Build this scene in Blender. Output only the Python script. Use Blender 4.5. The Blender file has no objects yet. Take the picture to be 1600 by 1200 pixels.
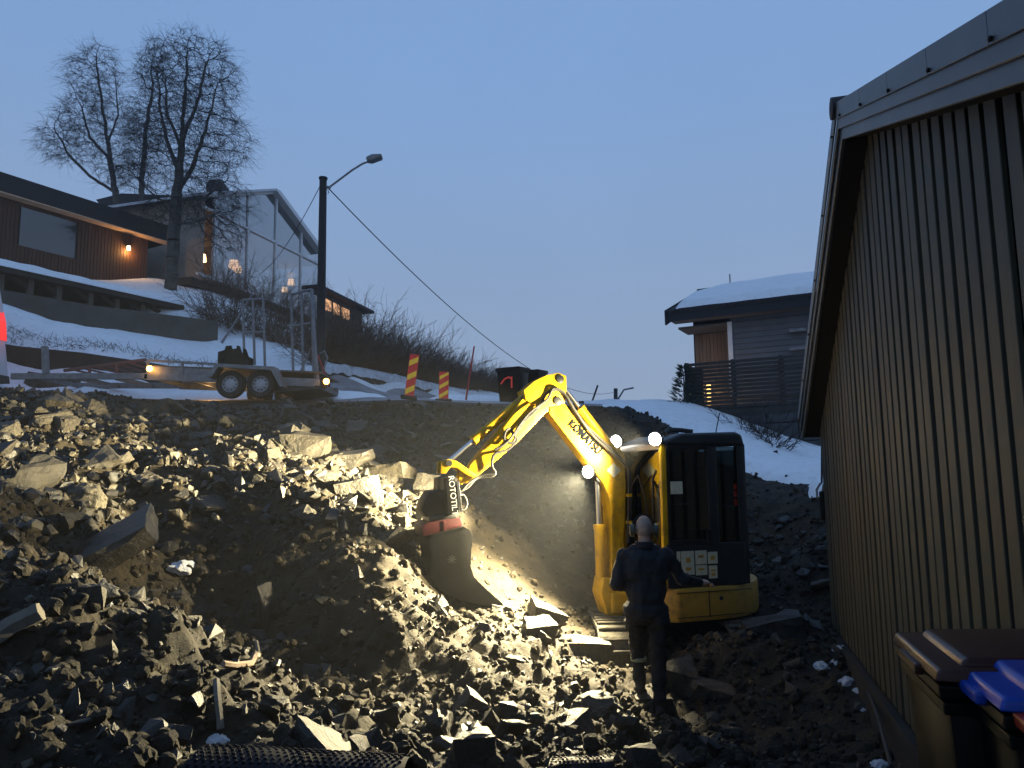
import bpy, bmesh, math, random
import numpy as np
from mathutils import Vector, Matrix, noise as mnoise
R = math.radians
random.seed(7); rng = np.random.default_rng(7)
SC = bpy.context.scene
COL = SC.collection
# ------------------------------------------------------------------ camera
FPX, PITCH, ROLL = 1150.0, R(7.0), R(0.67)
CAM = np.array([0, 0, 2.15])
cf = np.array([0, math.cos(PITCH), math.sin(PITCH)])
cu0 = np.array([0, -math.sin(PITCH), math.cos(PITCH)])
cr0 = np.array([1.0, 0, 0])
cr = math.cos(ROLL) * cr0 - math.sin(ROLL) * cu0
cu = math.sin(ROLL) * cr0 + math.cos(ROLL) * cu0
cam = bpy.data.objects.new('camera', bpy.data.cameras.new('camera'))
COL.objects.link(cam); SC.camera = cam
cam.data.sensor_width = 36.0; cam.data.lens = FPX / 1600 * 36
cam.data.clip_start = 0.05; cam.data.clip_end = 5000
M = Matrix.Identity(4)
for i in range(3):
    M[i][0] = cr[i]; M[i][1] = cu[i]; M[i][2] = -cf[i]; M[i][3] = CAM[i]
cam.matrix_world = M
# ------------------------------------------------------------------ sky: even dusk overcast
W = bpy.data.worlds.new('World'); SC.world = W; W.use_nodes = True
nt = W.node_tree; nt.nodes.clear()
wo = nt.nodes.new('ShaderNodeOutputWorld'); bg = nt.nodes.new('ShaderNodeBackground')
tc = nt.nodes.new('ShaderNodeTexCoord'); sx = nt.nodes.new('ShaderNodeSeparateXYZ'); rp = nt.nodes.new('ShaderNodeValToRGB')
nt.links.new(tc.outputs['Generated'], sx.inputs[0]); nt.links.new(sx.outputs['Z'], rp.inputs[0])
cn = nt.nodes.new('ShaderNodeTexNoise'); cn.inputs['Scale'].default_value = 1.6; cn.inputs['Detail'].default_value = 5   # faint unevenness of the overcast
nt.links.new(tc.outputs['Generated'], cn.inputs[0]); cm_ = nt.nodes.new('ShaderNodeMapRange'); nt.links.new(cn.outputs[0], cm_.inputs[0]); cm_.inputs[1].default_value = .3; cm_.inputs[2].default_value = .7; cm_.inputs[3].default_value = .955; cm_.inputs[4].default_value = 1.045
ch = nt.nodes.new('ShaderNodeHueSaturation'); nt.links.new(rp.outputs[0], ch.inputs['Color']); nt.links.new(cm_.outputs[0], ch.inputs['Value']); nt.links.new(ch.outputs[0], bg.inputs[0]); nt.links.new(bg.outputs[0], wo.inputs[0])
el = rp.color_ramp.elements
el[0].position = 0.0; el[0].color = (.330, .405, .530, 1)
el[1].position = 1.0; el[1].color = (.195, .340, .630, 1)
e = el.new(.16); e.color = (.288, .390, .565, 1)
e = el.new(.5); e.color = (.214, .366, .655, 1)
bg.inputs[1].default_value = 1.0
SC.view_settings.view_transform = 'Standard'; SC.view_settings.look = 'None'
SC.view_settings.exposure = 0.0; SC.view_settings.gamma = 1.0
SC.view_settings.use_curve_mapping = False
SC.render.engine = 'CYCLES'
SC.cycles.use_denoising = True
SC.cycles.max_bounces = 6; SC.cycles.diffuse_bounces = 3; SC.cycles.glossy_bounces = 3
SC.cycles.transparent_max_bounces = 8; SC.cycles.sample_clamp_indirect = 4.0

# ------------------------------------------------------------------ pixel helpers (1600x1200 frame of the camera)
def ray(px, py): return cf + (px - 800) / FPX * cr + (600 - py) / FPX * cu
def at(px, py, Y):
    d = ray(px, py); return CAM + d * (Y / d[1])
def atz(px, py, z):
    d = ray(px, py); return CAM + d * ((z - CAM[2]) / d[2])
def proj(p):
    q = np.asarray(p, float) - CAM; z = q @ cf
    return 800 + FPX * (q @ cr) / z, 600 - FPX * (q @ cu) / z
class Plane:            # upright plane through p along horizontal direction d
    def __init__(s, p, d):
        s.p = np.array(p, float); d = np.array([d[0], d[1], 0.0]); s.d = d / np.linalg.norm(d)
        s.n = np.array([s.d[1], -s.d[0], 0.0])
    def hit(s, px, py, off=0.0):
        d = ray(px, py); return CAM + d * ((s.n @ (s.p + s.n * off - CAM)) / (s.n @ d))
    def at(s, a, z, off=0.0):
        q = s.p + s.d * a + s.n * off; return np.array([q[0], q[1], z])
    def s_of(s, q): return float((np.asarray(q) - s.p) @ s.d)
def vpdir(px):
    d = ray(px, 735); d[2] = 0; return d / np.linalg.norm(d)

# ------------------------------------------------------------------ materials
def mat(name, col, rough=.7, metal=0, bump=0, bscale=20, var=0, vscale=3, emit=None, estr=0, rnd=0, col2=None, spec=None, coords='Object', stretch=None, bdist=.02, mud=0, mudcol=(.045, .035, .022), mscale=4):
    m = bpy.data.materials.new(name); m.use_nodes = True
    t = m.node_tree; b = t.nodes['Principled BSDF']
    b.inputs['Base Color'].default_value = (*col, 1); b.inputs['Roughness'].default_value = rough
    b.inputs['Metallic'].default_value = metal
    if spec is not None: b.inputs['Specular IOR Level'].default_value = spec
    if emit: b.inputs['Emission Color'].default_value = (*emit, 1); b.inputs['Emission Strength'].default_value = estr
    if bump or var or rnd or col2:
        c = t.nodes.new('ShaderNodeTexCoord'); vec = c.outputs[coords]
        if stretch:
            mp = t.nodes.new('ShaderNodeMapping'); mp.inputs['Scale'].default_value = stretch
            t.links.new(vec, mp.inputs[0]); vec = mp.outputs[0]
    if var or col2 or rnd:
        n = t.nodes.new('ShaderNodeTexNoise'); n.inputs['Scale'].default_value = vscale; n.inputs['Detail'].default_value = 8
        n.inputs['Roughness'].default_value = .65
        t.links.new(vec, n.inputs[0])
        r = t.nodes.new('ShaderNodeValToRGB'); t.links.new(n.outputs[0], r.inputs[0])
        r.color_ramp.elements[0].position = .33; r.color_ramp.elements[1].position = .68
        c2 = col2 or tuple(min(1, x * (1 + var)) for x in col)
        c1 = tuple(x * (1 - var) for x in col) if not col2 else col
        r.color_ramp.elements[0].color = (*c1, 1); r.color_ramp.elements[1].color = (*c2, 1)
        out = r.outputs[0]
        if rnd:
            oi = t.nodes.new('ShaderNodeObjectInfo'); mr = t.nodes.new('ShaderNodeMapRange')
            mr.inputs[3].default_value = 1 - rnd; mr.inputs[4].default_value = 1 + rnd
            t.links.new(oi.outputs['Random'], mr.inputs[0])
            hs = t.nodes.new('ShaderNodeHueSaturation'); t.links.new(mr.outputs[0], hs.inputs['Value']); t.links.new(out, hs.inputs['Color'])
            out = hs.outputs[0]
        t.links.new(out, b.inputs['Base Color'])
    if mud:
        cc = t.nodes.new('ShaderNodeTexCoord'); n3 = t.nodes.new('ShaderNodeTexNoise'); n3.inputs['Scale'].default_value = mscale; n3.inputs['Detail'].default_value = 12; n3.inputs['Roughness'].default_value = .75
        t.links.new(cc.outputs[coords], n3.inputs[0]); r3 = t.nodes.new('ShaderNodeValToRGB'); t.links.new(n3.outputs[0], r3.inputs[0])
        r3.color_ramp.elements[0].position = .50; r3.color_ramp.elements[1].position = .66; r3.color_ramp.elements[1].color = (mud, mud, mud, 1)
        mx = t.nodes.new('ShaderNodeMixRGB'); t.links.new(r3.outputs[0], mx.inputs[0]); mx.inputs[2].default_value = (*mudcol, 1)
        if b.inputs['Base Color'].is_linked: t.links.new(b.inputs['Base Color'].links[0].from_socket, mx.inputs[1])
        else: mx.inputs[1].default_value = (*col, 1)
        t.links.new(mx.outputs[0], b.inputs['Base Color'])
    if bump:
        n2 = t.nodes.new('ShaderNodeTexNoise'); n2.inputs['Scale'].default_value = bscale; n2.inputs['Detail'].default_value = 10
        n2.inputs['Roughness'].default_value = .7
        t.links.new(vec, n2.inputs[0])
        bn = t.nodes.new('ShaderNodeBump'); bn.inputs['Strength'].default_value = bump; bn.inputs['Distance'].default_value = bdist
        t.links.new(n2.outputs[0], bn.inputs['Height']); t.links.new(bn.outputs[0], b.inputs['Normal'])
    return m
def glassmat(name, tint, transp, rough=.03, gl=.5):
    m = bpy.data.materials.new(name); m.use_nodes = True; t = m.node_tree; t.nodes.clear()
    o = t.nodes.new('ShaderNodeOutputMaterial'); mx = t.nodes.new('ShaderNodeMixShader')
    tr = t.nodes.new('ShaderNodeBsdfTransparent'); tr.inputs[0].default_value = (*tint, 1)
    g = t.nodes.new('ShaderNodeBsdfGlossy'); g.inputs['Roughness'].default_value = rough; g.inputs[0].default_value = (gl, gl, gl, 1)
    mx.inputs[0].default_value = 1 - transp
    t.links.new(tr.outputs[0], mx.inputs[1]); t.links.new(g.outputs[0], mx.inputs[2]); t.links.new(mx.outputs[0], o.inputs[0])
    return m
MT = dict(
    soil=mat('soil', (.006, .0043, .0025), .85, spec=.3, bump=1.0, bscale=14, col2=(.036, .0265, .0138), vscale=5, bdist=.03),
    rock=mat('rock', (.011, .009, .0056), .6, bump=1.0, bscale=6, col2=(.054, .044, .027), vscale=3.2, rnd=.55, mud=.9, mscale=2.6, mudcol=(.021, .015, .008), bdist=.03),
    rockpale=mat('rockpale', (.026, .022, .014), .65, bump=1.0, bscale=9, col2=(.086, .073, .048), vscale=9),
    rockdark=mat('rockdark', (.006, .0056, .005), .5, bump=.9, bscale=6, col2=(.024, .021, .017), vscale=4, rnd=.4, bdist=.03),
    snow=mat('snow', (.84, .855, .87), .75, bump=.8, bscale=5, var=.05, vscale=2, bdist=.07, mud=.3, mscale=6, mudcol=(.45, .44, .42)),
    road=mat('road', (.10, .10, .105), .8, bump=.4, bscale=25, col2=(.32, .32, .34), vscale=1.2),
    yellow=mat('yellow_paint', (.50, .285, .003), .48, spec=.25, mud=.7, mscale=7, mudcol=(.10, .07, .025), bump=.12, bscale=60, var=.10, vscale=3, bdist=.002),
    yellowdull=mat('yellow_dull', (.46, .25, .030), .55, mud=.6, mscale=6, bump=.2, bscale=40, var=.15, vscale=3, bdist=.003),
    charcoal=mat('charcoal', (.016, .017, .018), .45, mud=.5, mscale=6, mudcol=(.035, .030, .022), bump=.2, bscale=50, var=.3, vscale=5, bdist=.002),
    black=mat('black', (.009, .009, .009), .6, spec=.15, mud=.6, mscale=7, mudcol=(.030, .025, .018), bump=.2, bscale=40, var=.35, vscale=8, bdist=.003),
    rubber=mat('rubber', (.018, .017, .016), .8, bump=.6, bscale=30, var=.4, vscale=6, bdist=.01),
    trackmud=mat('track_mud', (.014, .012, .009), .8, bump=.9, bscale=18, col2=(.09, .078, .055), vscale=7, bdist=.02),
    steel=mat('steel', (.55, .56, .58), .28, metal=1, var=.1, vscale=10),
    galv=mat('galvanised', (.20, .20, .205), .55, metal=.5, bump=.2, bscale=40, var=.25, vscale=8, bdist=.002),
    redplate=mat('red_paint', (.034, .003, .005), .6, spec=.2, bump=.3, bscale=30, col2=(.055, .007, .008), vscale=12, bdist=.003),
    white=mat('white_paint', (.70, .71, .72), .5, bump=.15, bscale=30, var=.08, vscale=4, bdist=.003),
    paper=mat('decal_paper', (.52, .50, .36), .6, var=.15, vscale=30),
    text=mat('lettering_ink', (.004, .005, .008), .9, spec=.02, bump=.05, bscale=30),
    textw=mat('lettering_white', (.6, .6, .6), .5, bump=.05, bscale=30),
    board=mat('garage_board', (.039, .036, .019), .62, mud=.5, mscale=2.5, mudcol=(.020, .018, .012), bump=.4, bscale=12, var=.28, vscale=1.5, stretch=(6, 6, .6), rnd=.16, bdist=.004),
    backing=mat('garage_backing', (.006, .006, .005), .9, bump=.2, bscale=20, spec=.1),
    fascia=mat('fascia_metal', (.062, .070, .078), .45, bump=.15, bscale=8, var=.2, vscale=2, bdist=.004),
    soffit=mat('soffit', (.022, .019, .013), .9, bump=.2, bscale=12, spec=.1),
    concrete=mat('concrete', (.075, .071, .062), .9, bump=.5, bscale=12, var=.25, vscale=2, bdist=.01),
    block=mat('block_stone', (.055, .056, .058), .9, bump=.5, bscale=9, var=.3, vscale=2, bdist=.02),
    brownwood=mat('brown_wood', (.058, .022, .010), .75, bump=.4, bscale=14, var=.3, vscale=3, stretch=(5, 5, .5), rnd=.12, bdist=.006),
    darkroof=mat('dark_roof', (.016, .016, .018), .8, bump=.3, bscale=10, var=.2, vscale=3),
    soffitwood=mat('soffit_wood', (.62, .42, .27), .7, bump=.2, bscale=10, var=.12, vscale=4),
    beam=mat('dark_beam', (.034, .027, .021), .85, bump=.4, bscale=10, var=.3, vscale=3),
    greywood=mat('grey_wood', (.105, .092, .072), .85, bump=.3, bscale=10, var=.25, vscale=3, stretch=(4, 4, .6)),
    siding=mat('siding', (.125, .130, .140), .8, bump=.2, bscale=10, var=.12, vscale=2, rnd=.06),
    panelwood=mat('panel_wood', (.20, .135, .090), .8, bump=.3, bscale=12, var=.2, vscale=3, stretch=(5, 5, .5), rnd=.12),
    bark=mat('bark', (.030, .026, .022), .9, bump=.6, bscale=12, col2=(.11, .10, .085), vscale=4, bdist=.02),
    twig=mat('twig', (.026, .020, .016), .9, var=.3, vscale=3),
    twigred=mat('twig_red', (.10, .066, .045), .9, var=.35, vscale=3),
    evergreen=mat('evergreen', (.018, .030, .020), .9, var=.3, vscale=6),
    pole=mat('tarred_pole', (.020, .017, .015), .8, bump=.4, bscale=14, var=.3, vscale=3, stretch=(4, 4, .5)),
    cable=mat('cable', (.012, .012, .014), .6, bump=.1),
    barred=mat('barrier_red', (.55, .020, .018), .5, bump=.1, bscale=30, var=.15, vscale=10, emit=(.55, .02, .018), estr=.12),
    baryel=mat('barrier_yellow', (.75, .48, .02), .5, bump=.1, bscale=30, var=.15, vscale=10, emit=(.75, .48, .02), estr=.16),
    stickred=mat('stick_red', (.42, .03, .03), .6, bump=.1),
    binbody=mat('bin_black', (.0035, .0038, .004), .35, spec=.09, bump=.3, bscale=60, var=.3, vscale=6, bdist=.002),
    binbrown=mat('bin_brown', (.038, .013, .009), .28, spec=.22, bump=.4, bscale=90, var=.25, vscale=5, bdist=.002),
    binblue=mat('bin_blue', (.005, .042, .30), .28, spec=.3, bump=.4, bscale=90, var=.2, vscale=5, bdist=.002),
    binred=mat('bin_red', (.36, .040, .018), .28, bump=.4, bscale=90, var=.2, vscale=5, bdist=.002),
    membrane=mat('membrane', (.005, .006, .010), .6, spec=.12, bump=.3, bscale=30, var=.3, vscale=6, bdist=.004),
    jacket=mat('jacket', (.007, .009, .013), .85, bump=.7, bscale=16, var=.3, vscale=6, bdist=.02),
    trousers=mat('trousers', (.007, .007, .007), .9, bump=.7, bscale=14, var=.3, vscale=6, bdist=.02),
    skin=mat('skin', (.42, .26, .19), .55, bump=.2, bscale=40, var=.12, vscale=14, bdist=.003),
    boot=mat('boot', (.02, .016, .012), .8, bump=.4, bscale=30, var=.3, vscale=8, bdist=.005),
    reflect=mat('reflective', (.20, .23, .14), .35, bump=.2, bscale=60),
    vanwhite=mat('van_white', (.55, .56, .58), .3, bump=.05, bscale=6, var=.1, vscale=2),
    taillens=mat('tail_lens', (.5, .01, .01), .3, emit=(1, .04, .03), estr=.9),
    amber=mat('amber_lens', (.9, .4, .05), .3, emit=(1, .45, .08), estr=14),
    led=mat('led_face', (1, 1, 1), .3, emit=(1, .98, .92), estr=45),
    bulb=mat('warm_bulb', (1, .8, .5), .3, emit=(1, .62, .20), estr=16),
    warmlamp=mat('warm_lamp', (1, .7, .4), .3, emit=(1, .55, .25), estr=6.0),
    redglow=mat('red_glow', (.4, .02, .02), .3, emit=(1, .10, .06), estr=.22),  # faint red glow for the built-in glass reflection and the arrow mark
    seat=mat('seat_cloth', (.05, .05, .05), .9, bump=.3, bscale=30, var=.2, vscale=6),
    interior=mat('interior_wall', (.30, .26, .22), .8, bump=.1, bscale=6, var=.15, vscale=1.5),
    cabglass=glassmat('cab_glass', (.36, .42, .42), .80, .02, .6),
    window=glassmat('window_glass', (.25, .28, .30), .35, .04, .20),
    gableglass=glassmat('gable_glass', (.75, .78, .80), .42, .06, .70),
    warmwin=mat('warm_window', (.5, .35, .2), .4, emit=(1, .50, .22), estr=.9),
    bulb2=mat('string_bulb', (1, .8, .5), .3, emit=(1, .60, .16), estr=3),
    redpaint=mat('ramp_paint', (.15, .055, .045), .6, bump=.3, bscale=20, var=.2, vscale=6),
    rimgrey=mat('rim_grey', (.42, .42, .43), .45, bump=.2, bscale=20, var=.2, vscale=8),
    bucketblack=mat('bucket_black', (.006, .006, .006), .7, spec=.08, bump=.4, bscale=20, var=.4, vscale=6, bdist=.006),
    stubble=mat('stubble', (.30, .225, .175), .8, bump=.5, bscale=120, var=.25, vscale=30, bdist=.002),
    footing=mat('footing', (.030, .028, .024), .9, spec=.2, bump=.5, bscale=12, var=.35, vscale=3, bdist=.01),
    earcup=mat('ear_cup', (.035, .042, .022), .5, bump=.1, bscale=30),
    snowdirty=mat('snow_dirty', (.42, .43, .46), .8, bump=.6, bscale=12, col2=(.68, .70, .74), vscale=6, bdist=.03),
)
# ------------------------------------------------------------------ mesh builder
WLOC = {}
def tag(o, label=None, cat=None, group=None, kind=None):
    if label: o['label'] = label
    if cat: o['category'] = cat
    if group: o['group'] = group
    if kind: o['kind'] = kind
    return o
def empty(name, loc, label, cat, group=None):
    o = bpy.data.objects.new(name, None); COL.objects.link(o); o.location = Vector(loc)
    o.empty_display_size = .1; WLOC[o] = np.array(loc, float)
    return tag(o, label, cat, group)
def link(name, me, parent=None, loc=None):
    o = bpy.data.objects.new(name, me); COL.objects.link(o)
    if parent is not None: o.parent = parent
    if loc is not None: o.location = Vector(loc)
    return o
class MB:
    def __init__(s): s.v = []; s.f = []; s.mi = []; s.cm = 0
    def add(s, vs, fs):
        n = len(s.v); s.v += [tuple(map(float, p)) for p in vs]; s.f += [tuple(i + n for i in q) for q in fs]; s.mi += [s.cm] * len(fs); return s
    def hexa(s, p): # 8 points: bottom ring 0-3, top ring 4-7
        return s.add(p, [(3, 2, 1, 0), (4, 5, 6, 7), (0, 1, 5, 4), (1, 2, 6, 5), (2, 3, 7, 6), (3, 0, 4, 7)])
    def box(s, c, sz, ax=None):
        c = np.array(c, float); X, Y, Z = ax if ax is not None else np.eye(3)
        X = np.array(X) * sz[0] / 2; Y = np.array(Y) * sz[1] / 2; Z = np.array(Z) * sz[2] / 2
        return s.hexa([c - X - Y - Z, c + X - Y - Z, c + X + Y - Z, c - X + Y - Z, c - X - Y + Z, c + X - Y + Z, c + X + Y + Z, c - X + Y + Z])
    def prism(s, poly, off): # poly: 3D ring, extruded by vector off
        n = len(poly); off = np.array(off); p = [np.array(q, float) for q in poly]
        fs = [tuple(range(n))[::-1], tuple(range(n, 2 * n))] + [(i, (i + 1) % n, n + (i + 1) % n, n + i) for i in range(n)]
        return s.add(p + [q + off for q in p], fs)
    def tube(s, path, r, n=6, cap=True):
        path = [np.array(p, float) for p in path]; m = len(path)
        if not hasattr(r, '__len__'): r = [r] * m
        vs = []; fs = []; prev = None
        for i in range(m):
            t = path[min(i + 1, m - 1)] - path[max(i - 1, 0)]; L = np.linalg.norm(t); t = t / L if L > 1e-9 else np.array([0, 0, 1.])
            a = np.array([0, 0, 1.]) if abs(t[2]) < .9 else np.array([1., 0, 0])
            if prev is not None: a = prev
            x = a - t * (a @ t); x /= max(1e-9, np.linalg.norm(x)); y = np.cross(t, x); prev = x
            for k in range(n):
                an = 2 * math.pi * k / n; vs.append(path[i] + r[i] * (x * math.cos(an) + y * math.sin(an)))
        for i in range(m - 1):
            for k in range(n): fs.append((i * n + k, i * n + (k + 1) % n, (i + 1) * n + (k + 1) % n, (i + 1) * n + k))
        if cap: fs += [tuple(range(n))[::-1], tuple(range((m - 1) * n, m * n))]
        return s.add(vs, fs)
    def bar(s, a, b, w, h, up=(0, 0, 1)):
        a = np.array(a, float); b = np.array(b, float); t = b - a; L = np.linalg.norm(t); t /= L
        x = np.cross(t, up); x /= max(1e-9, np.linalg.norm(x)); z = np.cross(x, t)
        return s.box((a + b) / 2, (L, w, h), (t, x, z))
    def lathe(s, c, ax, prof, n=20, caps=True): # prof: (radius, along)
        c = np.array(c, float); t = np.array(ax, float); t /= np.linalg.norm(t)
        a = np.array([0, 0, 1.]) if abs(t[2]) < .9 else np.array([1., 0, 0]); x = np.cross(a, t); x /= np.linalg.norm(x); y = np.cross(t, x)
        vs = []; fs = []
        for r, h in prof:
            for k in range(n):
                an = 2 * math.pi * k / n; vs.append(c + t * h + r * (x * math.cos(an) + y * math.sin(an)))
        for i in range(len(prof) - 1):
            for k in range(n): fs.append((i * n + k, i * n + (k + 1) % n, (i + 1) * n + (k + 1) % n, (i + 1) * n + k))
        if caps: fs += [tuple(range(n))[::-1], tuple(range((len(prof) - 1) * n, len(prof) * n))]
        return s.add(vs, fs)
    def build(s, name, m, parent=None, smooth=False, bevel=0, loc=None, seg=2):
        me = bpy.data.meshes.new(name)
        org = WLOC.get(parent) if parent is not None else (np.array(loc, float) if loc is not None else None)
        vs = s.v if org is None else [tuple(np.array(p) - org) for p in s.v]
        me.from_pydata(vs, [], s.f); 
        for mm in (m if isinstance(m, (list, tuple)) else [m]): me.materials.append(MT[mm] if isinstance(mm, str) else mm)
        me.polygons.foreach_set('material_index', s.mi)
        bm = bmesh.new(); bm.from_mesh(me); bmesh.ops.recalc_face_normals(bm, faces=bm.faces)
        if bevel:
            es = [e for e in bm.edges if len(e.link_faces) == 2 and e.calc_face_angle(0) > .5]
            bmesh.ops.bevel(bm, geom=es, offset=bevel, segments=seg, profile=.6, affect='EDGES', clamp_overlap=True)
        bm.to_mesh(me); bm.free()
        if smooth:
            me.polygons.foreach_set('use_smooth', [True] * len(me.polygons))
            try: me.set_sharp_from_angle(angle=R(38))
            except Exception: pass
        me.update()
        o = link(name, me, parent)
        if parent is None and loc is not None: o.location = Vector(loc)
        WLOC[o] = org if org is not None else np.zeros(3)
        return o
def text_mesh(name, s, origin, xdir, ydir, size, m, parent, thick=.004, wscale=1.0, bold=.0):
    cu_ = bpy.data.curves.new('txt', 'FONT'); cu_.body = s; cu_.size = size; cu_.extrude = thick; cu_.offset = bold; cu_.align_x = 'CENTER'; cu_.align_y = 'CENTER'
    tmp = bpy.data.objects.new('txt', cu_); COL.objects.link(tmp)
    dg = bpy.context.evaluated_depsgraph_get(); me = bpy.data.meshes.new_from_object(tmp.evaluated_get(dg))
    bpy.data.objects.remove(tmp)
    x = Vector(xdir).normalized(); y = Vector(ydir); y = (y - x * y.dot(x)).normalized(); z = x.cross(y)
    org = Vector(origin) - Vector(WLOC[parent])
    for v in me.vertices: v.co = org + x * v.co.x * wscale + y * v.co.y + z * v.co.z
    me.materials.clear(); me.materials.append(MT[m]); me.name = name
    o = link(name, me, parent); WLOC[o] = WLOC[parent]; return o

# ------------------------------------------------------------------ landscape: one height function from surveyed points
CP = []
def cp(px, py, Y): CP.append(at(px, py, Y))
for a in [ # pit floor and foreground
    (1010,1130,6.4),(1000,1062,7.6),(1160,1000,7.35),(1110,1012,7.2),(1220,985,7.6),(1060,1056,7.3),(1160,975,8.3),(1090,1110,6.6),(900,1120,6.0),(960,1040,7.4),
    (800,1195,4.6),(950,1195,4.9),(1100,1195,4.8),(700,1120,5.2),(620,1190,4.2),
    (500,1195,3.7),(300,1195,3.3),(100,1195,2.9),(0,1195,2.8),(450,1160,3.9),
    # near mound on the left and the hollow behind it
    (0,900,4.1),(80,876,4.4),(150,930,4.2),(250,1000,4.0),(330,1080,3.9),(0,1040,3.5),(150,1080,3.5),
    (60,850,6.4),(200,880,6.8),(290,940,7.0),(380,1000,6.6),(470,1060,6.2),(330,870,7.6),(420,900,7.3),(430,850,7.65),(250,830,7.75),(150,840,7.0),
    # lit ridge running down to the right
    (470,830,7.6),(560,860,7.2),(620,930,6.7),(700,1010,6.3),(780,1050,6.2),(860,1010,7.0),(560,980,6.4),(640,1060,6.0),(540,1080,5.6),(600,1130,5.0),
    # rubble slope up to the road
    (0,700,8.2),(0,780,6.8),(130,790,7.6),(300,785,8.1),(420,780,8.2),(150,700,9.6),(300,700,10.2),(450,700,10.5),
    (0,630,12.2),(100,640,12.5),(200,650,12.8),(350,650,13.4),(520,700,11.0),(560,770,9.3),(640,830,8.3),
    # smooth soil face by the bucket, back of the pit
    (720,950,7.5),(800,930,8.2),(880,1000,7.8),(760,820,9.3),(840,830,9.8),(920,930,9.0),(930,850,10.0),(700,760,10.3),(640,720,11.2),
    (560,640,14.6),(640,660,13.6),(760,680,13.0),(850,720,12.0),(930,740,12.0),(1000,720,12.6),(1050,800,11.0),(1150,850,10.4),(1250,880,9.8),
    (1180,780,11.2),(1275,830,9.6),(1280,795,10.2),(1190,735,12.8),(1250,760,11.5),
    # crest
    (0,612,13.8),(120,624,14.4),(250,634,15.0),(340,636,15.3),(440,634,15.6),(560,630,16.0),(640,626,16.2),(700,630,16.2),(780,634,16.0),(850,638,15.6),(930,642,15.2),(1000,646,15.2),
    # road shelf and beyond
    (0,609,16.0),(250,622,17.4),(385,623,17.0),(440,622,18.0),(560,617,19.5),(640,621,19.5),(700,624,20.0),(780,628,22.0),(860,632,24.0),(940,637,24.0),
    (60,606,18.4),(250,613,19.4),(350,610,20.0),
    # right snow field
    (1040,650,16.5),(1100,655,16.5),(1180,697,15.0),(1285,735,14.0),(1090,637,19.0),(1160,668,17.9),(1220,692,17.6),(1290,712,17.2),(1350,720,17.0),(1040,640,24.0),
    # snow bank on the left and hill
    (0,548,19.0),(120,558,19.4),(230,572,19.9),(330,584,20.4),(0,485,19.8),(60,504,20.4),(120,513,21.0),(230,530,22.4),(345,545,23.7),(0,480,21.2),(60,500,22.0),(120,506,22.8),(230,520,24.0),(320,530,25.0),(350,570,22.0),
    (400,570,22.5),(470,575,22.5),(380,535,24.3),(330,500,26.0),(300,475,27.5),(265,452,28.6),(250,440,30.5),(350,470,29.5),(420,530,27.0),(500,560,25.0),
    (510,576,21.4),(590,590,24.6),(680,606,28.4),(760,617,32.0),(520,614,20.2),(600,616,23.2),(690,619,27.0),(770,626,30.5),(560,560,28.0),(640,590,31.0)]: cp(*a)
for p in [(2.3,4.4,.42),(1.9,3.0,.5),(1.5,1.6,.58),(1.2,.5,.6),(2.9,6.6,.40),(3.2,7.9,.55),(3.6,9.0,1.2),(.3,1.0,.62),(.6,2.4,.55),(1.4,3.6,.35),(1.6,5.2,.15),(0,0,.62),(0,-2,.7),(-2,0,.8),(-4,0,1.2),(-2.4,1.5,.75),(3,0,.6),(6,4,.6),(6,8,1.0),(7,12,2.6),(9,16,3.0),(-8,2,1.7),(-10,6,2.4),(-14,10,3.4),(-17,14,4.0),(-22,18,7.4),(-15.6,18.4,6.6),(-14.6,17.6,5.2),(2,2,.5),
    (-30,26,9.5),(-30,40,13),(-18,40,12.5),(-8,45,10.5),(0,45,6.5),(10,40,5.0),(20,30,4.6),(-60,60,18),(60,60,6),(0,120,8),(-60,120,20),(60,120,8),(25,10,1.5),(-25,0,3)]: CP.append(np.array(p, float))
CP = np.array(CP)
# ---- RBF
def fitrbf(pts, vals, c=.35, lam=.01):
    d = np.sqrt(((pts[:, None] - pts[None]) ** 2).sum(-1) + c * c)
    n = len(pts); A = np.zeros((n + 3, n + 3)); A[:n, :n] = -d + lam * np.eye(n); A[:n, n] = 1; A[:n, n + 1:] = pts; A[n, :n] = 1; A[n + 1:, :n] = pts.T
    w = np.linalg.solve(A, np.concatenate([vals, [0, 0, 0]]))
    def ev(xy):
        out = np.empty(len(xy))
        for i in range(0, len(xy), 20000):
            q = xy[i:i + 20000]; dd = np.sqrt(((q[:, None] - pts[None]) ** 2).sum(-1) + c * c)
            out[i:i + 20000] = -dd @ w[:n] + w[n] + q @ w[n + 1:]
        return out
    return ev
ZB = fitrbf(CP[:, :2], CP[:, 2], lam=.05)
def vnoise(xy, sc, seed):
    q = xy * sc + seed * 17.31; i = np.floor(q).astype(np.int64); f = q - i; f = f * f * (3 - 2 * f)
    def h(a, b):
        n = (a * 374761393 + b * 668265263 + seed * 974711) & 0x7fffffff; n = ((n ^ (n >> 13)) * 1274126177) & 0x7fffffff
        return ((n ^ (n >> 16)) & 0xffff) / 65535.0
    a, b = i[:, 0], i[:, 1]
    return (h(a, b) * (1 - f[:, 0]) + h(a + 1, b) * f[:, 0]) * (1 - f[:, 1]) + (h(a, b + 1) * (1 - f[:, 0]) + h(a + 1, b + 1) * f[:, 0]) * f[:, 1]
def fbm(xy, sc, oct, seed, gain=.5):
    t = 0; a = 1; s = 0
    for k in range(oct): t = t + a * (vnoise(xy, sc * 2 ** k, seed + k) - .5); s += a; a *= gain
    return t / s
def projn(x, y, z):
    q = np.stack([x, y, z], -1) - CAM; d = np.maximum(q @ cf, .05)
    return 800 + FPX * (q @ cr) / d, 600 - FPX * (q @ cu) / d
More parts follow.
